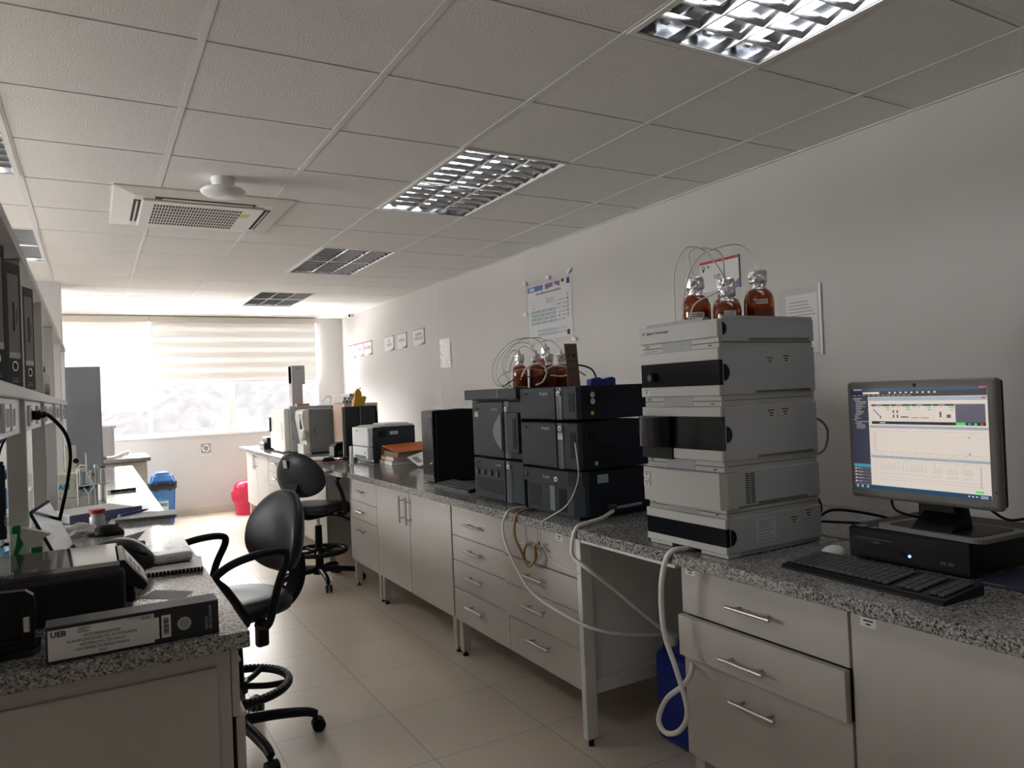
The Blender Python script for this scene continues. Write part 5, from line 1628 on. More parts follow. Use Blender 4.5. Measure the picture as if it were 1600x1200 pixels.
def jar(name, label, cat, x, y, r, h, mt, capm, capr=None, caph=0.02, z=ZT, group=None):
    t = thing(name, label, cat, (x, y, z), 0, group)
    B(mt).lathe([(0, 0), (r * 0.95, 0), (r, 0.005), (r, h * 0.78), (r * 0.75, h * 0.93), ((capr or r * 0.6), h), (0, h)], (x, y, z), 20).obj('body', t)
    B(capm).cyl((x, y, z + h), (x, y, z + h + caph), capr or r * 0.62, n=18).obj('cap', t)
    return t


BLUEB = mat('pale blue plastic', (0.12, 0.3, 0.5), 0.4)
jar('wash_bottle', 'blue and white wash bottle between the second and third rack posts', 'bottle', -0.42, 4.35, 0.05, 0.2, BLUEPL, BLACK)
t = thing('cardboard_box', 'white carton with a blue band behind the rack posts', 'box', (-0.62, 4.6, ZT))
B(PAPER).box(-0.52, 4.5, ZT, -0.36, 4.64, ZT + 0.12, 0.002, 1).m(BLUEB).box(-0.521, 4.499, ZT + 0.02, -0.359, 4.641, ZT + 0.045).obj('carton', t)
jar('plastic_jar', 'white jar with grey lid behind the second rack post', 'jar', -0.52, 4.1, 0.05, 0.12, OFFW, DARKGREY, 0.045)
jar('plastic_jar', 'low clear jar between the rack posts on the island', 'jar', -0.32, 4.1, 0.045, 0.07, T2, OFFW, 0.04)
t = thing('bottle_carrier', 'blue plastic carrier hanging shape behind the rack, under the socket strip', 'carrier', (-0.45, 4.5, ZT + 0.2))
B(mat('dark blue plastic', (0.02, 0.07, 0.25), 0.45)).tube([(-0.44, 4.28, 1.13), (-0.43, 4.28, 1.26), (-0.36, 4.28, 1.30), (-0.33, 4.28, 1.24), (-0.35, 4.28, 1.15), (-0.40, 4.28, 1.11)], 0.018, 8, 6, True).obj('frame', t)
B(BLACK).cyl((-0.42, 4.35, ZT + 0.2), (-0.42, 4.35, 1.125), 0.012, n=10).obj('stem', t)
t = thing('sample_box', 'white box with coloured print behind the first rack post', 'box', (-0.5, 3.0, ZT))
B(PAPER).box(-0.42, 3.1, ZT, -0.30, 3.25, ZT + 0.10).m(REDPL).box(-0.421, 3.099, ZT + 0.045, -0.299, 3.105, ZT + 0.06).m(INKGREY).box(-0.40, 3.0985, ZT + 0.07, -0.32, 3.1, ZT + 0.08).obj('carton', t)
jar('dropper_bottle', 'small bottle with black cap by the first rack post', 'bottle', -0.27, 3.05, 0.025, 0.07, OFFW, BLACK)
jar('glass_beaker', 'clear beaker standing behind the second rack post', 'beaker', -0.30, 4.85, 0.04, 0.1, GLASSY, T2)
t = thing('lanyard', 'dark blue lanyard with pale letters hanging from the socket strip', 'lanyard', (-0.205, 2.3, 1.29))
LN = mat('navy ribbon', (0.012, 0.015, 0.035), 0.7)
b = B(LN)
P0, P1 = Vector((-0.212, 2.3, 1.29)), Vector((-0.197, 2.3, 1.10))
b.X = frame((-0.212, 2.30, 1.10), (1, 0, 0), (-0.01, 0, 1))
b.box(-0.012, 0, 0, 0.012, 0.19, 0.002)
b.box(-0.018, 0.19, 0, 0.010, 0.20, 0.012, 0.003)
o = b.obj('ribbon', t)
lettering('UEB', 0.018, frame((-0.204, 2.2975, 1.165), (0, 0, -1), (1, 0, 0)), PALE, o)
b = B(CHROME)
b.cyl((-0.211, 2.299, 1.10), (-0.211, 2.299, 1.085), 0.004, n=8)
b.obj('clasp', t)
B(LN).tube([(-0.216, 2.3, 1.298), (-0.205, 2.3, 1.34), (-0.19, 2.29, 1.37), (-0.183, 2.30, 1.395)], 0.003, 6).obj('loop', t)

# near end of the island: binder, black stand, printer
t = thing('ring_binder', 'black file binder lying with its labelled spine out at the bench end', 'binder', (0.07, 1.84, ZT))
b = B(BND)
BX = Matrix.Translation((-0.1, 1.842, ZT + 0.0005)) @ Matrix.Rotation(0.02, 4, 'Z')
b.X = BX
b.box(0, 0, 0, 0.342, 0.005, 0.077, 0.001, 1).box(0, 0.005, 0, 0.342, 0.07, 0.003).box(0, 0.005, 0.074, 0.342, 0.07, 0.077).box(0, 0.067, 0.003, 0.342, 0.07, 0.074)
b.obj('cover', t)
b = B(PAPER)
b.X = BX
b.box(0.01, 0.01, 0.004, 0.332, 0.062, 0.07)
b.obj('page_block', t)
b = B(mat('label paper', (0.62, 0.62, 0.62), 0.7))
b.X = BX
b.box(0.004, -0.0006, 0.006, 0.206, 0, 0.070).box(0.206, -0.0005, 0.012, 0.216, 0, 0.060)
sl = b.obj('spine_label', t)
LM = lambda x, z: BX @ frame((x, -0.0007, z), (1, 0, 0), (0, 0, 1))
lettering('UEB', 0.016, LM(0.009, 0.055), INKBLUE, sl, bold=0.0006)
lettering('UNIVERSIDAD\nESTATAL\nDE BOLÍVAR', 0.004, LM(0.058, 0.0645), INK, sl)
for k, s in enumerate(('AUTORIZACIONES', 'PLANIFICACIONES DE ACTIVIDADES', 'ASISTENCIAS TÉCNICAS', 'INFORMES DE RESULTADOS', '2025')):
    lettering(s, 0.0082, LM(0.105, 0.047 - 0.0095 * k), INK, sl, align='CENTER')
lettering('DEPARTAMENTO DE INVESTIGACIÓN\nY VINCULACIÓN\nLABORATORIO', 0.0028, LM(0.2, 0.066), INK, sl, align='RIGHT')
b = B(MATS['label paper'])
b.X = BX
b.box(0.221, -0.0005, 0.012, 0.240, 0, 0.062)
b.m(INK)
for k in range(11):
    b.box(0.225, -0.0009, 0.019 + k * 0.0034, 0.236, -0.0005, 0.0205 + k * 0.0034 + 0.0006 * (k % 3))
b.obj('barcode_label', t)
b = B(STEEL)
b.X = BX
b.cyl((0.268, 0.0, 0.036), (0.268, -0.0012, 0.036), 0.0145, n=24).m(GREYL).cyl((0.268, -0.0012, 0.036), (0.268, -0.0016, 0.036), 0.0115, n=24)
b.obj('finger_ring', t)
lettering('HECHO\nEN ECUADOR', 0.0085, BX @ frame((0.318, -0.0006, 0.014), (0, 0, 1), (-1, 0, 0)), PALE, t)
b = B(STEEL)
b.X = BX
b.cyl((-0.002, 0.004, 0.066), (0.004, 0.004, 0.066), 0.003, n=8)
b.obj('rivet', t)

t = thing('black_stand', 'black glossy plastic stand with a foot at the edge of the photo beside the binder', 'stand', (-0.19, 1.95, ZT))
ps = [(-0.32, ZT + 0.012), (-0.127, ZT + 0.012), (-0.122, ZT + 0.10), (-0.126, ZT + 0.128), (-0.14, ZT + 0.14), (-0.32, ZT + 0.148)]
B(BLACK).prism(ps, 'y', 1.95, 1.975).obj('panel', t)
b = B(BLACKG)
for x0, z0, x1, z1 in ((-0.32, ZT + 0.03, -0.145, ZT + 0.036), (-0.149, ZT + 0.036, -0.143, ZT + 0.115)):
    b.box(x0, 1.944, z0, x1, 1.95, z1, 0.001, 1)
b.m(STEEL).box(-0.146, 1.942, ZT + 0.05, -0.132, 1.95, ZT + 0.085, 0.003)
b.obj('lip', t)
B(BLACKG).prism([(-0.32, 1.935), (-0.128, 1.93), (-0.115, 1.96), (-0.118, 2.03), (-0.32, 2.03)], 'z', ZT, ZT + 0.014).obj('base', t)

PRTB = mat('printer charcoal', (0.014, 0.013, 0.016), 0.35)
PRTT = mat('printer glossy lid', (0.03, 0.027, 0.028), 0.08)
t = thing('inkjet_printer', 'black inkjet printer with a glossy lid on the island bench', 'printer', (-0.15, 2.3, ZT))
B(PRTB).box(-0.33, 2.155, ZT + 0.004, 0.062, 2.50, ZT + 0.12, 0.014, 3).obj('body', t)
B(PRTT).prism([(2.165, ZT + 0.12), (2.495, ZT + 0.12), (2.495, ZT + 0.134), (2.20, ZT + 0.134), (2.172, ZT + 0.128)], 'x', -0.325, 0.05).obj('lid', t)
b = B(PRTB).prism([(0.045, ZT + 0.134), (0.062, ZT + 0.134), (0.115, ZT + 0.062), (0.105, ZT + 0.048), (0.062, ZT + 0.07)], 'y', 2.20, 2.44)
cp = b.obj('control_panel', t)
b = B(OFFW)
b.X = frame((0.0635, 2.23, ZT + 0.133), (0, 1, 0), (-0.053, 0, 0.072))
b.box(0.0, -0.088, 0.0, 0.16, -0.004, 0.0012)
b.m(INKGREY)
for i in range(4):
    for j in range(3):
        b.box(0.03 + i * 0.02, -0.062 + j * 0.016, 0.0012, 0.044 + i * 0.02 - 0.003 * (j == 1), -0.052 + j * 0.016, 0.0016)
b.obj('sticker', cp)
B(BLACK).box(0.062, 2.20, ZT + 0.02, 0.085, 2.46, ZT + 0.05, 0.006).obj('output_tray', t)
B(RUBBER).box(-0.3, 2.18, ZT, 0.04, 2.5, ZT + 0.004).obj('base', t)

t = thing('spray_bottle', 'green spray bottle with white trigger head behind the inkjet printer', 'bottle', (-0.153, 2.555, ZT))
SPG = mat('green bottle', (0.01, 0.16, 0.05), 0.2, trans=0.3)
B(SPG).lathe([(0, 0), (0.034, 0), (0.036, 0.005), (0.036, 0.075), (0.030, 0.092), (0.016, 0.108), (0.0135, 0.115), (0, 0.115)], (-0.153, 2.555, ZT), 22).obj('body', t)
B(GREENPL).cyl((-0.153, 2.555, ZT + 0.115), (-0.153, 2.555, ZT + 0.142), 0.0165, 0.0155, 18).obj('collar', t)
hd = B(OFFW).prism([(-0.177, ZT + 0.142), (-0.137, ZT + 0.142), (-0.137, ZT + 0.165), (-0.117, ZT + 0.173), (-0.117, ZT + 0.177), (-0.16, ZT + 0.193), (-0.190, ZT + 0.202), (-0.190, ZT + 0.175)], 'y', 2.543, 2.567).obj('trigger_head', t)
B(GREENPL).box(-0.211, 2.541, ZT + 0.185, -0.188, 2.569, ZT + 0.208, 0.004).prism([(-0.197, ZT + 0.185), (-0.181, ZT + 0.185), (-0.180, ZT + 0.160), (-0.210, ZT + 0.100), (-0.217, ZT + 0.096), (-0.201, ZT + 0.155)], 'y', 2.545, 2.565).obj('trigger', hd)
jar('reagent_bottle', 'small clear bottle with a label at the edge of the photo by the spray bottle', 'bottle', -0.27, 2.56, 0.028, 0.10, mat('hazy plastic', (0.5, 0.5, 0.5), 0.35), OFFW, 0.02)
t = thing('blue_wrapper', 'crumpled blue and white packet behind the spray bottle', 'packet', (-0.25, 2.85, ZT))
b = B(BLUEB)
rnd = random.Random(5)
q = bmesh.new()
bmesh.ops.create_icosphere(q, subdivisions=3, radius=1)
for v in q.verts:
    k = 1 + rnd.uniform(-0.18, 0.18)
    v.co = Vector((-0.235 + v.co.x * 0.05 * k, 2.85 + v.co.y * 0.06 * k, ZT + max(0.0, 0.05 + v.co.z * 0.055 * k)))
b.bm(q).obj('wrap', t)

# laptop with its lid tilted back
LAP = mat('laptop dark grey', (0.02, 0.02, 0.022), 0.75, spec=0.15)
t = thing('laptop', 'dark laptop with its lid tilted back, beyond the green spray bottle', 'laptop', (0.0, 2.98, ZT))
b = B(LAP)
b.X = Matrix.Translation((-0.09, 3.04, ZT)) @ Matrix.Rotation(-0.12, 4, 'Z')
b.box(0, -0.16, 0.004, 0.235, 0.16, 0.022, 0.004)
bs = b.obj('base', t)
k2 = B(OFFW)
k2.X = b.X
for i in range(5):
    for j in range(13):
        k2.box(0.03 + i * 0.019, -0.145 + j * 0.0225, 0.022, 0.046 + i * 0.019, -0.126 + j * 0.0225, 0.0245)
k2.obj('keys', bs)
b = B(LAP)
b.X = Matrix.Translation((-0.085, 3.04, ZT + 0.02)) @ Matrix.Rotation(-0.12, 4, 'Z') @ Matrix.Rotation(-0.42, 4, 'Y')
b.box(-0.008, -0.16, 0, 0, 0.16, 0.205, 0.003)
ld = b.obj('lid', t)
s2 = B(mat('laptop screen', (0.008, 0.008, 0.01), 0.12, spec=0.35))
s2.X = b.X
s2.box(0, -0.15, 0.015, 0.0008, 0.15, 0.195)
s2.obj('screen', ld)
s2 = B(STEEL)
s2.X = b.X
s2.cyl((-0.008, 0.0, 0.15), (-0.0088, 0.0, 0.15), 0.022, n=24)
s2.obj('emblem', ld)
b = B(RUBBER)
b.X = Matrix.Translation((-0.09, 3.04, ZT)) @ Matrix.Rotation(-0.12, 4, 'Z')
b.box(0.01, -0.15, 0, 0.225, 0.15, 0.004)
b.obj('foot', t)

# soft black pouch with a shiny top, notebook, phone pack, card
t = thing('leather_pouch', 'rounded black pouch bulging behind the printer control panel', 'pouch', (0.07, 2.72, ZT))
q = bmesh.new()
bmesh.ops.create_uvsphere(q, u_segments=32, v_segments=16, radius=1)
rnd = random.Random(2)
for v in q.verts:
    x, y, z = v.co
    px_ = math.copysign(abs(x) ** 0.8, x)
    py_ = math.copysign(abs(y) ** 0.75, y)
    h = 0.088 - 0.028 * max(0, px_) ** 2
    v.co = Vector((0.065 + px_ * 0.10, 2.735 + py_ * 0.085 + px_ * -0.02, ZT + max(0.0, 0.03 + z * h * 0.9) if z > -0.3 else ZT))
B(mat('black leather sheen', (0.012, 0.012, 0.015), 0.35, spec=0.3)).bm(q, True).obj('bag', t)
B(BLACK).tube([(0.0, 2.66, ZT + 0.085), (0.07, 2.64, ZT + 0.092), (0.14, 2.66, ZT + 0.06)], 0.003, 6).obj('zip', t)
t = thing('spiral_notebook', 'spiral notebook at the bench edge under the sealed white pack', 'notebook', (0.22, 2.64, ZT))
NB = Matrix.Translation((0.22, 2.66, ZT)) @ Matrix.Rotation(-0.10, 4, 'Z')
b = B(OFFW)
b.X = NB
b.box(-0.085, -0.085, 0.003, 0.082, 0.11, 0.012)
b.m(PAPER).box(-0.083, -0.084, 0.0005, 0.08, 0.108, 0.003)
b.obj('page_block', t)
b = B(BLACK)
b.X = NB
b.box(-0.086, -0.088, 0.0, 0.083, -0.08, 0.013, 0.001, 1)
b.obj('cover', t)
b = B(CHROME)
b.X = NB
for k in range(15):
    x = -0.078 + k * 0.011
    b.tube([(x, -0.093 + 0.008 * math.cos(a), 0.0085 + 0.0075 * math.sin(a)) for a in [i * PI / 4 for i in range(8)]], 0.001, 5, 2, True)
b.obj('spiral', t)
t = thing('sealed_pack', 'white sealed plastic pack lying on the spiral notebook', 'packet', (0.225, 2.73, ZT + 0.012))
b = B(mat('pack film', (0.62, 0.63, 0.65), 0.3))
b.X = Matrix.Translation((0.215, 2.735, ZT + 0.0125)) @ Matrix.Rotation(0.12, 4, 'Z')
b.box(-0.062, -0.045, 0, 0.062, 0.055, 0.032, 0.012)
b.box(-0.07, -0.05, 0.014, 0.07, 0.06, 0.0152)
b.m(INKGREY)
for k in range(4):
    b.box(-0.02 + k * 0.008, -0.0456, 0.009, -0.017 + k * 0.008, -0.045, 0.02 + 0.004 * (k % 2))
b.obj('wrap', t)
B(mat('dark red pad', (0.12, 0.02, 0.03), 0.7)).box(0.15, 2.68, ZT + 0.0121, 0.27, 2.70, ZT + 0.0127).obj('label_strip', t)
t = thing('business_card', 'pale card lying on the granite behind the lying binder', 'card', (0.17, 2.36, ZT))
b = B(mat('grey card', (0.42, 0.42, 0.45), 0.6))
b.quad((0.103, 2.318, ZT + 0.0012), (0.197, 2.228, ZT + 0.0012), (0.237, 2.302, ZT + 0.0012), (0.143, 2.39, ZT + 0.0012))
o = b.obj('sheet', t)
md = o.modifiers.new('thickness', 'SOLIDIFY')
md.thickness = 0.001
md.offset = -1

# middle of the island
t = thing('mouse', 'black computer mouse beside the red-capped vial', 'mouse', (0.06, 3.56, ZT))
q = bmesh.new()
bmesh.ops.create_uvsphere(q, u_segments=20, v_segments=12, radius=1)
for v in q.verts:
    v.co = Vector((0.045 + v.co.x * 0.06, 3.57 + v.co.y * 0.05, ZT + max(0, v.co.z) * 0.045))
B(BLACK).bm(q, True).obj('shell', t)
B(DARKGREY).cyl((0.075, 3.565, ZT + 0.036), (0.075, 3.575, ZT + 0.036), 0.009, n=12).obj('wheel', t)
jar('sample_vial', 'clear vial with a red cap before the blue folder', 'vial', 0.005, 3.74, 0.031, 0.075, mat('grainy vial', (0.45, 0.47, 0.44), 0.25), REDPL, 0.032, 0.017)
t = thing('plastic_bag', 'crumpled translucent bag between the laptop and the vial', 'bag', (-0.09, 3.62, ZT))
rnd = random.Random(9)
q = bmesh.new()
bmesh.ops.create_icosphere(q, subdivisions=3, radius=1)
for v in q.verts:
    k = 1 + rnd.uniform(-0.14, 0.14)
    v.co = Vector((-0.075 + v.co.x * 0.09 * k, 3.65 + v.co.y * 0.08 * k, ZT + max(0.0, v.co.z * 0.05 * k)))
B(mat('hazy film', (0.5, 0.5, 0.49), 0.3)).bm(q).obj('bag', t)
BF = noisy(mat('slate blue folder', (0.12, 0.15, 0.27), 0.5), (0.11, 0.14, 0.26), (0.14, 0.17, 0.29), 20)
t = thing('blue_folder', 'thick blue-edged folder lying across the island behind the red-capped vial', 'folder', (0.05, 4.1, ZT))
FX_ = Matrix.Translation((-0.105, 3.97, ZT)) @ Matrix.Rotation(0.42, 4, 'Z')
b = B(BF)
b.X = FX_
b.box(0, 0, 0, 0.335, 0.006, 0.045, 0.002, 1).box(0, 0.006, 0, 0.335, 0.28, 0.004)
b.obj('cover', t)
b = B(mat('grey sheets', (0.5, 0.49, 0.5), 0.6))
b.X = FX_
b.box(0.01, 0.007, 0.004, 0.30, 0.27, 0.047, 0.004)
b.obj('page_block', t)
t = thing('desk_calendar', 'grey spiral calendar with a pen on it at the island edge', 'calendar', (0.2, 3.95, ZT))
b = B(mat('grey cover sheet', (0.36, 0.36, 0.39), 0.6))
CX_ = Matrix.Translation((0.045, 3.83, ZT)) @ Matrix.Rotation(-0.10, 4, 'Z')
b.X = CX_
b.box(0, 0, 0.0, 0.265, 0.20, 0.006).box(0.03, 0.015, 0.006, 0.285, 0.21, 0.022)
b.obj('page_block', t)
b = B(BLACK)
b.X = CX_
for k in range(26):
    b.tube([(0.035 + k * 0.0095, 0.015 + 0.008 * math.cos(a), 0.015 + 0.009 * math.sin(a)) for a in [i * PI / 3 for i in range(6)]], 0.0012, 5, 2, True)
b.obj('spiral', t)
t = thing('blue_pen', 'blue pen lying on the grey calendar', 'pen', (0.2, 4.02, ZT + 0.023))
b = B(NAVY).cyl((0.10, 3.93, ZT + 0.0285), (0.21, 4.05, ZT + 0.029), 0.006, n=10).m(BLACK).cyl((0.21, 4.05, ZT + 0.029), (0.225, 4.066, ZT + 0.029), 0.005, 0.002, 10)
b.obj('barrel', t)
t = thing('folded_paper', 'creased paper with a lifted corner between mouse and pouch', 'paper', (0.13, 3.42, ZT))
b = B(mat('grey print', (0.12, 0.12, 0.125), 0.7)).add([(0.07, 3.35, ZT + 0.001), (0.14, 3.33, ZT + 0.001), (0.175, 3.41, ZT + 0.022), (0.105, 3.45, ZT + 0.002)], [(0, 1, 2, 3)])
o = b.obj('sheet', t)
md = o.modifiers.new('thickness', 'SOLIDIFY')
md.thickness = 0.002
md.offset = 1

# acrylic drying rack with glassware
t = thing('acrylic_rack', 'clear acrylic rack with a white wire branch on the island bench', 'rack', (-0.02, 4.75, ZT))
b = B(GLASSY).box(-0.086, 4.82, ZT, -0.08, 4.90, ZT + 0.22).box(-0.086, 4.82, ZT + 0.10, 0.05, 4.9, ZT + 0.105).box(0.045, 4.82, ZT, 0.05, 4.9, ZT + 0.10)
b.obj('stand', t)
WIRE = mat('bright acrylic edge', (0.72, 0.73, 0.74), 0.2)
b = B(WIRE)
for pts in ([(-0.083, 4.81, ZT), (-0.083, 4.81, ZT + 0.20), (-0.07, 4.81, ZT + 0.222), (-0.03, 4.81, ZT + 0.215)], [(-0.038, 4.81, ZT + 0.29), (-0.036, 4.81, ZT + 0.175), (-0.002, 4.81, ZT + 0.105)],
            [(-0.083, 4.81, ZT + 0.103), (0.09, 4.81, ZT + 0.112)], [(-0.055, 4.81, ZT + 0.095), (-0.03, 4.81, ZT + 0.055), (-0.03, 4.81, ZT)], [(-0.002, 4.81, ZT + 0.10), (-0.03, 4.81, ZT + 0.055)],
            [(0.0, 4.81, ZT + 0.09), (0.002, 4.81, ZT), (0.05, 4.81, ZT), (0.05, 4.81, ZT + 0.09)]):
    b.tube(pts, 0.0038, 6, 0)
b.obj('edge_rods', t)
g = 'small glassware in the acrylic rack'
for k, (x, h) in enumerate(((-0.07, 0.09), (-0.053, 0.075), (-0.018, 0.08), (0.006, 0.11), (0.022, 0.10))):
    t = thing('glass_tube', 'slim glass tube standing in the acrylic rack', 'glassware', (x, 4.86, ZT + 0.105), 0, g)
    B(BLUEB if k == 1 else T2).lathe([(0, 0), (0.005, 0), (0.006, 0.004), (0.006, h * 0.8), (0.009, h * 0.85), (0.009, h), (0, h)], (x, 4.86, ZT + 0.105), 10).obj('glass', t)
jar('white_cylinder', 'white cylinder with black lid at the end of the acrylic rack', 'bottle', 0.036, 4.95, 0.02, 0.19, OFFW, BLACK, 0.021, 0.008)
t = thing('black_marker', 'black marker lying on the bright worktop beyond the acrylic rack', 'marker', (0.12, 4.9, ZT + 0.008))
B(BLACK).cyl((0.085, 5.32, ZT + 0.0085), (0.23, 5.36, ZT + 0.0085), 0.0085, n=12).m(STEEL).cyl((0.07, 5.315, ZT + 0.0085), (0.085, 5.32, ZT + 0.0085), 0.007, n=12).obj('barrel', t)

CREAM = mat('cream carton', (0.52, 0.52, 0.42), 0.6)
TEAL = mat('teal print', (0.01, 0.26, 0.32), 0.6)
t = thing('cream_box', 'cream carton with a round teal emblem by the rack posts', 'box', (-0.14, 5.3, ZT))
B(CREAM).box(-0.215, 5.24, ZT, -0.095, 5.40, ZT + 0.145, 0.003, 1).obj('carton', t)
cb = B(mat('emblem ring', (0.4, 0.4, 0.32), 0.6)).cyl((-0.152, 5.24, ZT + 0.07), (-0.152, 5.2392, ZT + 0.07), 0.053, n=32).m(CREAM).cyl((-0.152, 5.2392, ZT + 0.07), (-0.152, 5.2388, ZT + 0.07), 0.049, n=32).obj('emblem', t)
lettering('AM', 0.042, FACE_Y(-0.193, 5.2384, ZT + 0.054), TEAL, cb, bold=0.002)
t = thing('balance', 'cream laboratory balance with a black knob behind the acrylic rack', 'balance', (-0.1, 5.85, ZT))
B(CREAM).box(-0.19, 5.75, ZT + 0.03, -0.015, 5.95, ZT + 0.10, 0.008).box(-0.19, 5.80, ZT + 0.10, -0.04, 5.92, ZT + 0.135, 0.006).obj('body', t)
B(CREAM).box(-0.17, 5.82, ZT + 0.135, -0.10, 5.90, ZT + 0.29, 0.004).obj('column', t)
B(BLACK).cyl((-0.105, 5.80, ZT + 0.19), (-0.105, 5.77, ZT + 0.19), 0.018, n=14).box(-0.17, 5.735, ZT + 0.07, -0.12, 5.75, ZT + 0.088, 0.004).obj('knob', t)
B(BLUEB).box(-0.12, 5.72, ZT + 0.025, 0.0, 5.78, ZT + 0.037, 0.003).m(BLACK).cyl((0.0, 5.75, ZT + 0.037), (0.012, 5.75, ZT + 0.037), 0.012, n=10).obj('lever', t)
B(RUBBER).box(-0.18, 5.78, ZT, -0.03, 5.93, ZT + 0.03).obj('base', t)
t = thing('grey_cabinet', 'tall plain grey cabinet standing on the island bench against the window light', 'cabinet', (-0.06, 7.1, ZT))
GCAB = mat('slate grey cabinet', (0.2, 0.21, 0.235), 0.55)
B(GCAB).box(-0.19, 6.92, ZT + 0.006, 0.066, 7.35, 1.772, 0.004, 1).obj('body', t)
B(mat('cabinet seam', (0.12, 0.125, 0.14), 0.6)).box(-0.189, 6.9195, 1.738, 0.065, 6.9205, 1.740).obj('seam', t)
B(RUBBER).box(-0.18, 6.94, ZT, 0.056, 7.33, ZT + 0.006).obj('base', t)

# bench along the window
t = thing('window_worktop', 'grey granite worktop below the low blind, running along the window', 'worktop', (-0.5, 9.2, ZT))
B(GRAN).box(-1.6, 8.72, ZT - 0.038, 0.525, 9.75, ZT, 0.002, 1).obj('slab', t)
t = thing('window_cabinet', 'white drawer cabinet under the window worktop beside the blue bin', 'cabinet', (-0.4, 9.2, 0))
B(CAB).box(-1.5, 8.78, 0.02, 0.49, 9.7, ZT - 0.038).obj('carcass', t)
for x0, x1 in ((-0.1, 0.48), (-0.7, -0.11)):
    for z0, z1 in ((0.67, 0.84), (0.50, 0.668), (0.06, 0.498)):
        d = B(CAB).box(x0, 8.76, z0, x1, 8.78, z1, 0.0015, 1).obj('drawer', t)
        B(STEEL).cyl(((x0 + x1) / 2 - 0.08, 8.735, (z0 + z1) / 2 + 0.02), ((x0 + x1) / 2 + 0.08, 8.735, (z0 + z1) / 2 + 0.02), 0.006, n=8).cyl(((x0 + x1) / 2 - 0.05, 8.735, (z0 + z1) / 2 + 0.02), ((x0 + x1) / 2 - 0.05, 8.76, (z0 + z1) / 2 + 0.02), 0.004, n=8).cyl(((x0 + x1) / 2 + 0.05, 8.735, (z0 + z1) / 2 + 0.02), ((x0 + x1) / 2 + 0.05, 8.76, (z0 + z1) / 2 + 0.02), 0.004, n=8).obj('handle', d)
t = thing('steel_vessel', 'grey rounded metal box on the window worktop', 'box', (0.05, 9.15, ZT))
B(mat('pale violet grey', (0.36, 0.34, 0.36), 0.4)).box(-0.15, 8.98, ZT, 0.2, 9.3, 1.255, 0.03, 3).obj('body', t)
B(BLACK).cyl((0.198, 9.05, 1.225), (0.212, 9.05, 1.225), 0.013, n=12).obj('knob', t)
t = thing('tangled_tube', 'white coiled tube lying on the window worktop beside the metal box', 'tube', (0.22, 8.95, ZT))
B(TUB).tube([(0.12, 8.9, ZT + 0.012), (0.2, 8.88, ZT + 0.02), (0.28, 8.93, ZT + 0.05), (0.33, 9.0, ZT + 0.06), (0.31, 9.06, ZT + 0.03), (0.24, 9.04, ZT + 0.012), (0.2, 8.96, ZT + 0.014)], 0.014, 8).obj('tube', t)

# ---------------------------------------------------------------- bins
t = thing('waste_bin', 'blue swing-lid waste bin with a black liner beside the window bench', 'bin', (0.71, 9.95, 0))
BB = mat('sky blue plastic', (0.06, 0.2, 0.5), 0.35)
q = bmesh.new()
bmesh.ops.create_cube(q, size=1)
for v in q.verts:
    k = 1.0 if v.co.z > 0 else 0.82
    v.co = Vector((0.71 + v.co.x * 0.29 * k, 9.93 + v.co.y * 0.26 * k, 0.25 + v.co.z * 0.5 if v.co.z > 0 else 0.0))
bmesh.ops.bevel(q, geom=[e for e in q.edges if abs(e.verts[0].co.z - e.verts[1].co.z) > 0.2], offset=0.04, segments=3, affect='EDGES')
B(BB).bm(q).obj('body', t)
b = B(mat('black liner', (0.02, 0.02, 0.022), 0.3))
n = 40
vs = []
for z, e in ((0.415, 0.006), (0.43, 0.016), (0.46, 0.018), (0.50, 0.02)):
    for i in range(n):
        a = 2 * PI * i / n
        c, s_ = math.cos(a), math.sin(a)
        k = 1 / max(abs(c), abs(s_)) ** 0.85
        w = 0.004 * math.sin(7 * a) + 0.003 * math.sin(13 * a)
        vs.append((0.71 + c * k * (0.143 + e), 9.93 + s_ * k * (0.128 + e), z + w * 2))
b.add(vs, [(r * n + i, r * n + (i + 1) % n, (r + 1) * n + (i + 1) % n, (r + 1) * n + i) for r in range(3) for i in range(n)], True)
b.obj('liner', t)
q = bmesh.new()
bmesh.ops.create_cube(q, size=1)
for v in q.verts:
    k = 0.72 if v.co.z > 0 else 1.0
    v.co = Vector((0.71 + v.co.x * 0.30 * k, 9.93 + v.co.y * 0.27 * k, 0.555 + v.co.z * 0.11))
bmesh.ops.bevel(q, geom=q.edges[:], offset=0.025, segments=3, affect='EDGES')
ld = B(BB).bm(q).obj('lid', t)
B(BB).box(0.64, 9.85, 0.605, 0.78, 10.0, 0.625, 0.009).obj('swing_flap', ld)
b = B(PAPER).box(0.655, 9.81, 0.10, 0.765, 9.8165, 0.34)
b.m(BLUEB).box(0.665, 9.807, 0.28, 0.69, 9.8105, 0.33).box(0.70, 9.807, 0.28, 0.755, 9.8105, 0.305).box(0.665, 9.807, 0.22, 0.755, 9.8105, 0.26)
b.m(GREENPL).box(0.675, 9.807, 0.16, 0.70, 9.8105, 0.20).m(REDPL).box(0.72, 9.807, 0.115, 0.75, 9.8105, 0.15)
o = b.obj('recycling_sticker', t)
o.data.transform(Matrix.Translation((0, 0, 0)))

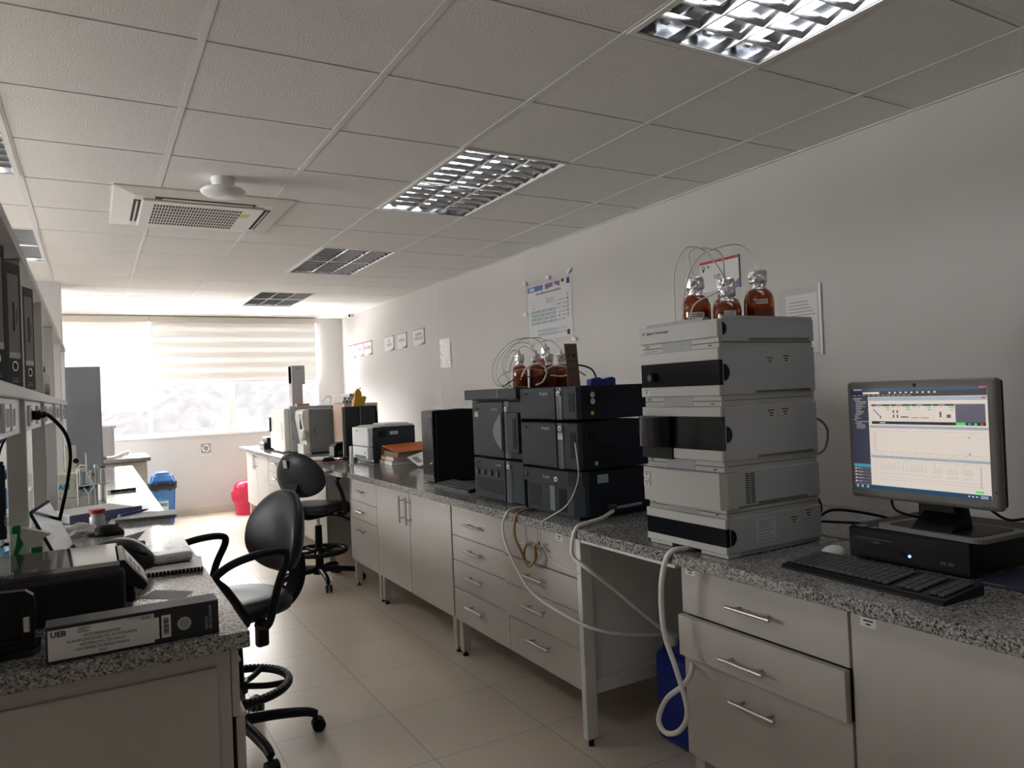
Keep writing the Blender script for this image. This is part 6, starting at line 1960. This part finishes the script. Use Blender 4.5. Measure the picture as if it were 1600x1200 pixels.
PINK = mat('crimson bag film', (0.5, 0.015, 0.06), 0.3)
t = thing('waste_bin', 'round-topped bin wrapped in a crimson bag at the end of the white cupboard', 'bin', (1.68, 9.98, 0))
rnd = random.Random(4)
vs, fs = [], []
n = 36
prof = ((0.0, 0.155), (0.02, 0.158), (0.14, 0.162), (0.17, 0.165), (0.19, 0.185), (0.235, 0.20), (0.28, 0.192), (0.31, 0.178), (0.335, 0.176), (0.38, 0.166), (0.415, 0.13), (0.435, 0.07), (0.44, 0.0))
for z, r in prof:
    for i in range(n):
        a = 2 * PI * i / n
        w = (0.012 * math.sin(9 * a + z * 40) + 0.008 * math.sin(17 * a - z * 25)) if 0.15 < z < 0.30 else 0
        vs.append((1.71 + (r + w) * math.cos(a), 9.97 + (r + w) * math.sin(a), z))
fs = [(r * n + i, r * n + (i + 1) % n, (r + 1) * n + (i + 1) % n, (r + 1) * n + i) for r in range(len(prof) - 1) for i in range(n)]
B(PINK).add(vs, fs, True).obj('bag', t)

# ---------------------------------------------------------------- stools
def make_stool(name, label, cat, group, pad=False):
    """Drafting chair: +y is the way the sitter faces; the backrest is on the -y side."""
    t = thing(name, label, cat, (0, 0, 0), 0, group)
    # seat
    ps = []
    for k in range(40):
        a = 2 * PI * k / 40
        c, s_ = math.cos(a), math.sin(a)
        ps.append((0.225 * math.copysign(abs(c) ** 0.7, c) * (1 + 0.06 * s_), 0.215 * math.copysign(abs(s_) ** 0.7, s_)))
    vs, fs = [], []
    rings = ((0.55, 0.55, -0.0), (0.80, 0.555, 0), (0.97, 0.57, 0), (1.0, 0.595, 0), (0.96, 0.618, 0), (0.8, 0.628, 0), (0.4, 0.624, 0), (0.02, 0.622, 0))
    for k, z, _ in rings:
        for x, y in ps:
            vs.append((x * k, y * k, z - 0.012 * max(0, y * k / 0.2) ** 3))
    n = len(ps)
    fs = [(r * n + i, r * n + (i + 1) % n, (r + 1) * n + (i + 1) % n, (r + 1) * n + i) for r in range(len(rings) - 1) for i in range(n)]
    fs.append(list(range(n))[::-1])
    fs.append(list(range((len(rings) - 1) * n, len(rings) * n)))
    B(LEATHER).add(vs, fs, True).obj('seat', t)
    # backrest: rounded shell, wider below the middle
    prof = []
    for k in range(48):
        a = 2 * PI * k / 48
        z = math.sin(a)
        w = 0.222 * (1 - 0.16 * z - 0.10 * z * z)
        prof.append((w * math.copysign(abs(math.cos(a)) ** 0.8, math.cos(a)), 0.172 * math.copysign(abs(z) ** 0.9, z)))
    vs, fs = [], []
    n = len(prof)
    layers = ((0.02, -0.034), (0.5, -0.032), (0.82, -0.022), (0.97, -0.006), (1.0, 0.008), (0.985, 0.026), (0.9, 0.040), (0.6, 0.048), (0.02, 0.05))
    for k, d in layers:
        for x, z in prof:
            xx, zz = x * k, z * k
            y = d - 0.245 + xx * xx * 1.1 - 0.12 * zz + 0.4 * max(0, -zz) ** 2
            vs.append((xx, y, 0.865 + zz))
    fs = [(r * n + i, (r + 1) * n + i, (r + 1) * n + (i + 1) % n, r * n + (i + 1) % n) for r in range(len(layers) - 1) for i in range(n)]
    fs.append(list(range(n)))
    fs.append(list(range((len(layers) - 1) * n, len(layers) * n))[::-1])
    bk = B(LEATHER).add(vs, fs, True).obj('backrest', t)
    if pad:
        b = B(mat('worn tape', (0.34, 0.31, 0.25), 0.6))
        b.add([(-0.055, -0.293, 0.925), (-0.02, -0.295, 0.925), (-0.02, -0.306, 0.985), (-0.055, -0.303, 0.985), (-0.055, -0.300, 0.925), (-0.02, -0.302, 0.925), (-0.02, -0.312, 0.985), (-0.055, -0.309, 0.985)],
              [(0, 3, 2, 1), (4, 5, 6, 7), (0, 1, 5, 4), (1, 2, 6, 5), (2, 3, 7, 6), (3, 0, 4, 7)])
        b.obj('tape_patch', bk)
    b = B(BLACK)
    ctl = [(-0.262, 0.80), (-0.278, 0.765), (-0.292, 0.72), (-0.285, 0.63), (-0.235, 0.56), (-0.15, 0.53), (0.0, 0.525)]
    pr = []
    for i in range(len(ctl) - 1):
        p0, p1, p2, p3 = (Vector(ctl[max(0, min(len(ctl) - 1, i + k))]) for k in (-1, 0, 1, 2))
        for k in range(4):
            q = k / 4
            pr.append(0.5 * ((2 * p1) + (-p0 + p2) * q + (2 * p0 - 5 * p1 + 4 * p2 - p3) * q * q + (-p0 + 3 * p1 - 3 * p2 + p3) * q ** 3))
    pr.append(Vector(ctl[-1]))
    vs, fs = [], []
    for i, p in enumerate(pr):
        d = (pr[min(i + 1, len(pr) - 1)] - pr[max(i - 1, 0)]).normalized()
        nn = Vector((-d.y, d.x))
        for sx, sn in ((-1, -1), (1, -1), (1, 1), (-1, 1)):
            vs.append((sx * (0.052 - 0.012 * i / len(pr)), p.x + nn.x * 0.014 * sn, p.y + nn.y * 0.014 * sn))
    for i in range(len(pr) - 1):
        for k in range(4):
            fs.append((i * 4 + k, i * 4 + (k + 1) % 4, i * 4 + 4 + (k + 1) % 4, i * 4 + 4 + k))
    fs.append((3, 2, 1, 0))
    fs.append(tuple(range(len(vs) - 4, len(vs))))
    b.add(vs, fs)
    b.obj('back_bracket', t)
    b = B(BLACK).box(-0.09, -0.10, 0.52, 0.09, 0.09, 0.552, 0.01)
    pl_ = b.obj('seat_plate', t)
    B(BLACK).tube([(0.06, 0.02, 0.53), (0.16, 0.03, 0.525), (0.24, 0.04, 0.51)], 0.006, 7).tube([(0.22, 0.038, 0.513), (0.27, 0.045, 0.498)], lambda q: 0.008 + 0.007 * q, 8, 0).obj('lever', pl_)
    B(BLACK).box(-0.205, -0.05, 0.45, -0.165, 0.0, 0.555, 0.012).obj('lever_block', t)
    for s_ in (-1, 1):
        x = s_ * 0.275
        b = B(BLACK)
        loop = [(s_ * 0.20, 0.0, 0.545), (x, -0.01, 0.56), (x + s_ * 0.008, -0.05, 0.70), (x, -0.095, 0.80), (x, -0.075, 0.832), (x, 0.02, 0.836), (x, 0.12, 0.82), (x, 0.185, 0.79), (x, 0.19, 0.765), (x, 0.15, 0.72), (x, 0.08, 0.60), (s_ * 0.21, 0.07, 0.548)]
        b.tube(loop, 0.0155, 8, 6)
        b.obj('armrest', t)
    B(BLACK).cyl((0, 0, 0.13), (0, 0, 0.45), 0.032, 0.026, 20).obj('gas_column', t)
    B(CHROME).cyl((0, 0, 0.45), (0, 0, 0.525), 0.014, n=16).obj('piston', t)
    rg = B(BLACK).tube([(0.205 * math.cos(a), 0.205 * math.sin(a), 0.25) for a in [i * PI / 16 for i in range(32)]], 0.017, 10, 2, True).obj('foot_ring', t)
    b = B(DARKGREY)
    for i in range(72):
        a = 2 * PI * i / 72
        for q in (-0.008, 0.0, 0.008):
            r_q = 0.205 + q
            b.box(r_q * math.cos(a) - 0.003, r_q * math.sin(a) - 0.003, 0.2645 - 1.2 * abs(q) * 0.2, r_q * math.cos(a) + 0.003, r_q * math.sin(a) + 0.003, 0.2685 - 1.2 * abs(q) * 0.2)
    b.obj('tread', rg)
    b = B(BLACK).cyl((0, 0, 0.225), (0, 0, 0.275), 0.042, n=20)
    for k in range(5):
        a = 2 * PI * k / 5 + 0.3
        b.tube([(0.035 * math.cos(a), 0.035 * math.sin(a), 0.25), (0.12 * math.cos(a), 0.12 * math.sin(a), 0.244), (0.195 * math.cos(a), 0.195 * math.sin(a), 0.25)], 0.013, 8, 4)
    b.obj('ring_spokes', t)
    B(BLACK).cyl((0, 0, 0.075), (0, 0, 0.14), 0.05, 0.04, 20).obj('hub', t)
    for k in range(5):
        a = 2 * PI * k / 5 + 0.56
        c, s_ = math.cos(a), math.sin(a)
        lg = B(BLACK).tube([(0.03 * c, 0.03 * s_, 0.11), (0.15 * c, 0.15 * s_, 0.105), (0.27 * c, 0.27 * s_, 0.09), (0.315 * c, 0.315 * s_, 0.072)], lambda q: 0.024 - 0.007 * q, 10, 5).obj('leg', t)
        x, y = 0.31 * c, 0.31 * s_
        d = Vector((-s_, c, 0))
        cs = B(BLACK).cyl((x, y, 0.072), (x, y, 0.05), 0.011, n=10)
        for q in (-1, 1):
            p = Vector((x + 0.012 * c, y + 0.012 * s_, 0.028)) + d * 0.014 * q
            cs.cyl(p - d * 0.009, p + d * 0.009, 0.028, n=18)
        cs.obj('caster', lg)
    return t


g = 'black drafting stools'
s1 = make_stool('drafting_stool', 'black drafting stool with a taped backrest, pushed to the white drawers by the wall', 'chair', g, True)
s1.location = (1.50, 5.755, 0)
s1.rotation_euler = (0, 0, -0.95)
s2 = make_stool('drafting_stool', 'black drafting stool with armrests, tucked under the island bench', 'chair', g, False)
s2.location = (0.487, 3.25, 0)
s2.rotation_euler = (0, 0, 1.85)

# ---------------------------------------------------------------- wall notices
RED = mat('notice red', (0.42, 0.05, 0.06), 0.6)
g = 'framed notices on the plain wall'
words = [('SE\nSIEMPRE', 'white notice with red top edge, first from the window corner'), ('MIDE', 'white notice with red top edge, middle of the three joined ones'), ('RESPONDE', 'white notice with red top edge, last of the three joined ones'),
         ('NO\nCORRAS', 'faint white notice just past the three joined ones'), ('ORDENA', 'faint white notice between two others at mid wall'), ('EQUIPOS\nESPECIALES', 'white notice with two lines of text before the wall joint')]
for k, ((y0, y1), (s, lab)) in enumerate(zip(((9.745, 10.085), (9.415, 9.735), (9.08, 9.405), (8.29, 8.605), (7.88, 8.165), (7.363, 7.673)), words)):
    t = thing('wall_notice', lab, 'notice', (XW, (y0 + y1) / 2, 1.98), 0, g)
    b = B(PAPER).box(XW - 0.006, y0, 1.98, XW, y1, 2.16)
    b.m(RED if k < 3 else mat('pale red print', (0.5, 0.3, 0.3), 0.7)).box(XW - 0.0066, y0, 2.148, XW - 0.006, y1, 2.16)
    b.m(INKGREY).prism([(y0, 1.98), (y0 + 0.16, 1.98), (y0, 2.01)], 'x', XW - 0.0066, XW - 0.006)
    o = b.obj('sheet', t)
    B(INKGREY).box(XW - 0.008, y0 - 0.004, 1.978, XW, y0, 2.162).obj('edge', t)
    lettering(s, 0.056 if k < 3 else 0.046, FACE_X(XW - 0.0068, (y0 + y1) / 2, 2.085 if '\n' in s else 2.06), mat('slate blue ink', (0.2, 0.2, 0.33), 0.7) if k < 3 else INKGREY, o, align='CENTER')
t = thing('plastic_strip', 'narrow sheet of shiny wrinkled film taped to the wall past the notices', 'sheet', (XW, 6.83, 1.7))
vs, fs = [], []
rnd = random.Random(8)
for i in range(9):
    for j in range(5):
        vs.append((XW - 0.003 - rnd.uniform(0, 0.014) * (0 < i < 8), 6.71 + 0.245 * j / 4, 1.70 + 0.295 * i / 8))
for i in range(8):
    for j in range(4):
        fs.append((i * 5 + j, i * 5 + j + 1, i * 5 + j + 6, i * 5 + j + 5))
o = B(mat('shiny film', (0.78, 0.78, 0.79), 0.2)).add(vs, fs).obj('film', t)

# periodic table in a clear sleeve
t = thing('periodic_table', 'periodic table poster in a clear taped sleeve on the wall', 'poster', (XW, 4.86, 1.82))
y0, y1, z0, z1 = 4.545, 5.175, 1.83, 2.272
b = B(mat('poster paper', (0.62, 0.62, 0.63), 0.7)).box(XW - 0.003, y0, z0, XW - 0.001, y1, z1)
SX = XW - 0.003
HB, HP = mat('poster blue', (0.08, 0.16, 0.36), 0.6), mat('poster magenta', (0.36, 0.12, 0.26), 0.6)
LBL = mat('pale cyan cell', (0.45, 0.55, 0.6), 0.7)
rnd = random.Random(12)


def cell(m, u0, v0, u1, v1, k=1):
    x = SX - 0.0004 * k
    b.m(m).quad((x, y1 - u0 * (y1 - y0), z1 - v1 * (z1 - z0)), (x, y1 - u1 * (y1 - y0), z1 - v1 * (z1 - z0)), (x, y1 - u1 * (y1 - y0), z1 - v0 * (z1 - z0)), (x, y1 - u0 * (y1 - y0), z1 - v0 * (z1 - z0)))


cell(HB, 0.0, 0.01, 0.37, 0.105)
cell(LBL, 0.05, 0.03, 0.17, 0.085, 2)
cell(HB, 0.42, 0.01, 0.5, 0.105)
cell(HP, 0.5, 0.01, 0.6, 0.09)
cell(HB, 0.64, 0.01, 0.7, 0.07)
cell(HP, 0.70, 0.01, 0.76, 0.10)
cell(INK, 0.79, 0.0, 0.85, 0.05)
cell(INKBLUE, 0.9, 0.0, 0.97, 0.1)
SH = [(0, 1), (17, 18)], [(0, 2), (12, 18)], [(0, 2), (12, 18)], [(0, 18)], [(0, 18)], [(0, 18)], [(0, 16)], [(3, 17)], [(3, 17)]
for r, segs in enumerate(SH):
    for a, c in segs:
        for q in range(a, c):
            u, v = 0.07 + q * 0.0485, 0.25 + r * 0.068 + (0.08 if r > 6 else 0)
            cell(LBL if (r > 2 and q < 12) or q > 16 else MATS['poster paper'] if r > 6 else PAPER, u, v, u + 0.044, v + 0.06)
            cell(INKGREY if r > 6 or (q + r) % 3 else INK, u + 0.008, v + 0.014, u + 0.026 + 0.008 * (q % 2), v + 0.036, 2)
            cell(INKGREY, u + 0.006, v + 0.044, u + 0.034, v + 0.05, 2)
for k in range(3):
    cell(INKGREY, 0.42, 0.28 + 0.03 * k, 0.6, 0.29 + 0.03 * k)
cell(INK, 0.88, 0.88, 0.94, 0.97)
po_ = b.obj('poster', t)
lettering('TABLA PERIÓDICA DE LOS ELEMENTOS', 0.021, FACE_X(SX - 0.0006, y1 - 0.3 * (y1 - y0) + 0.07, z1 - 0.175 * (z1 - z0)), INK, po_)
vs, fs = [], []
for i in range(11):
    for j in range(9):
        e = rnd.uniform(0.0, 0.012)
        vs.append((XW - 0.007 - e, 4.505 + 0.70 * j / 8, 1.80 + 0.51 * i / 10 + (0.006 * math.sin(j * 1.3) if i == 10 else 0)))
for i in range(10):
    for j in range(8):
        fs.append((i * 9 + j, i * 9 + j + 1, i * 9 + j + 10, i * 9 + j + 9))
B(SLEEVE).add(vs, fs).obj('clear_sleeve', t)
TAPE = mat('clear tape', (0.74, 0.74, 0.74), 0.25)
for y, z, a in ((5.20, 2.315, 0.4), (4.55, 2.315, -0.5), (4.52, 1.80, 0.3), (5.15, 1.80, 0.0), (4.85, 2.31, 0.1), (5.21, 2.06, 0.1)):
    b = B(TAPE)
    b.X = Matrix.Translation((XW - 0.02, y, z)) @ Matrix.Rotation(a, 4, 'X')
    b.box(0, -0.03, -0.012, 0.0006, 0.03, 0.012)
    b.obj('tape', t)
t = thing('wall_sign', 'white sign with a red top edge behind the amber bottles', 'notice', (XW, 3.05, 1.955))
b = B(PAPER).box(XW - 0.006, 2.905, 1.958, XW, 3.205, 2.137).m(RED).box(XW - 0.0066, 2.905, 2.122, XW - 0.006, 3.205, 2.137)
b.m(INK).cyl((XW - 0.006, 3.175, 2.10), (XW - 0.0066, 3.175, 2.10), 0.012, n=12).m(PAPER).cyl((XW - 0.0066, 3.175, 2.10), (XW - 0.007, 3.175, 2.10), 0.007, n=12).m(INK).box(XW - 0.0066, 3.168, 2.078, XW - 0.006, 3.182, 2.09)
b.box(XW - 0.0066, 3.125, 2.105, XW - 0.006, 3.15, 2.109).box(XW - 0.0066, 3.125, 2.096, XW - 0.006, 3.145, 2.10)
b.m(mat('slate blue ink', (0.2, 0.2, 0.33), 0.7)).prism([(2.905, 1.958), (2.98, 1.958), (2.905, 2.01)], 'x', XW - 0.0066, XW - 0.006)
o = b.obj('sheet', t)
B(INKGREY).box(XW - 0.008, 2.90, 1.956, XW, 2.905, 2.139).obj('edge', t)
lettering('LSP', 0.034, FACE_X(XW - 0.0068, 3.092, 2.03), INKBLUE, o)
t = thing('sleeved_paper', 'printed sheet in a clear sleeve on the wall beside the amber bottles', 'paper', (XW, 2.53, 1.55))
b = B(PAPER).box(XW - 0.003, 2.41, 1.56, XW - 0.001, 2.60, 1.86)
b.m(INKGREY)
rnd = random.Random(6)
for k in range(14):
    z = 1.82 - k * 0.017
    b.box(XW - 0.0034, 2.425 + rnd.uniform(0, 0.05), z, XW - 0.003, 2.585, z + 0.004)
o = b.obj('sheet', t)
B(SLEEVE).box(XW - 0.009, 2.39, 1.55, XW - 0.008, 2.65, 1.895).obj('clear_sleeve', t)
B(TAPE).box(XW - 0.0096, 2.385, 1.55, XW - 0.009, 2.40, 1.90).obj('tape', t)
t = thing('recycling_sign', 'grey sign with a round recycling mark on the wall under the window', 'sign', (1.276, YW, 0.75))
b = B(INKGREY).box(1.218, YW - 0.004, 0.795, 1.336, YW, 0.912).m(PAPER)
for k in range(3):
    a = k * 2 * PI / 3 + 0.5
    pts = [(1.277 + 0.04 * math.cos(a + q), YW - 0.005, 0.853 + 0.04 * math.sin(a + q)) for q in [0.12 * i for i in range(13)]]
    b.tube(pts, 0.009, 6, 0)
    e = a + 1.44 + 0.15
    b.cyl((1.277 + 0.04 * math.cos(e - 0.1), YW - 0.005, 0.853 + 0.04 * math.sin(e - 0.1)), (1.277 + 0.04 * math.cos(e + 0.35), YW - 0.005, 0.853 + 0.04 * math.sin(e + 0.35)), 0.016, 0.001, 6)
b.box(1.222, YW - 0.003, 0.75, 1.333, YW, 0.782).m(INKGREY).box(1.218, YW - 0.0025, 0.746, 1.336, YW, 0.75).box(1.218, YW - 0.0025, 0.782, 1.336, YW, 0.786)
b.box(1.232, YW - 0.0036, 0.762, 1.322, YW - 0.003, 0.770)
b.obj('plate', t)
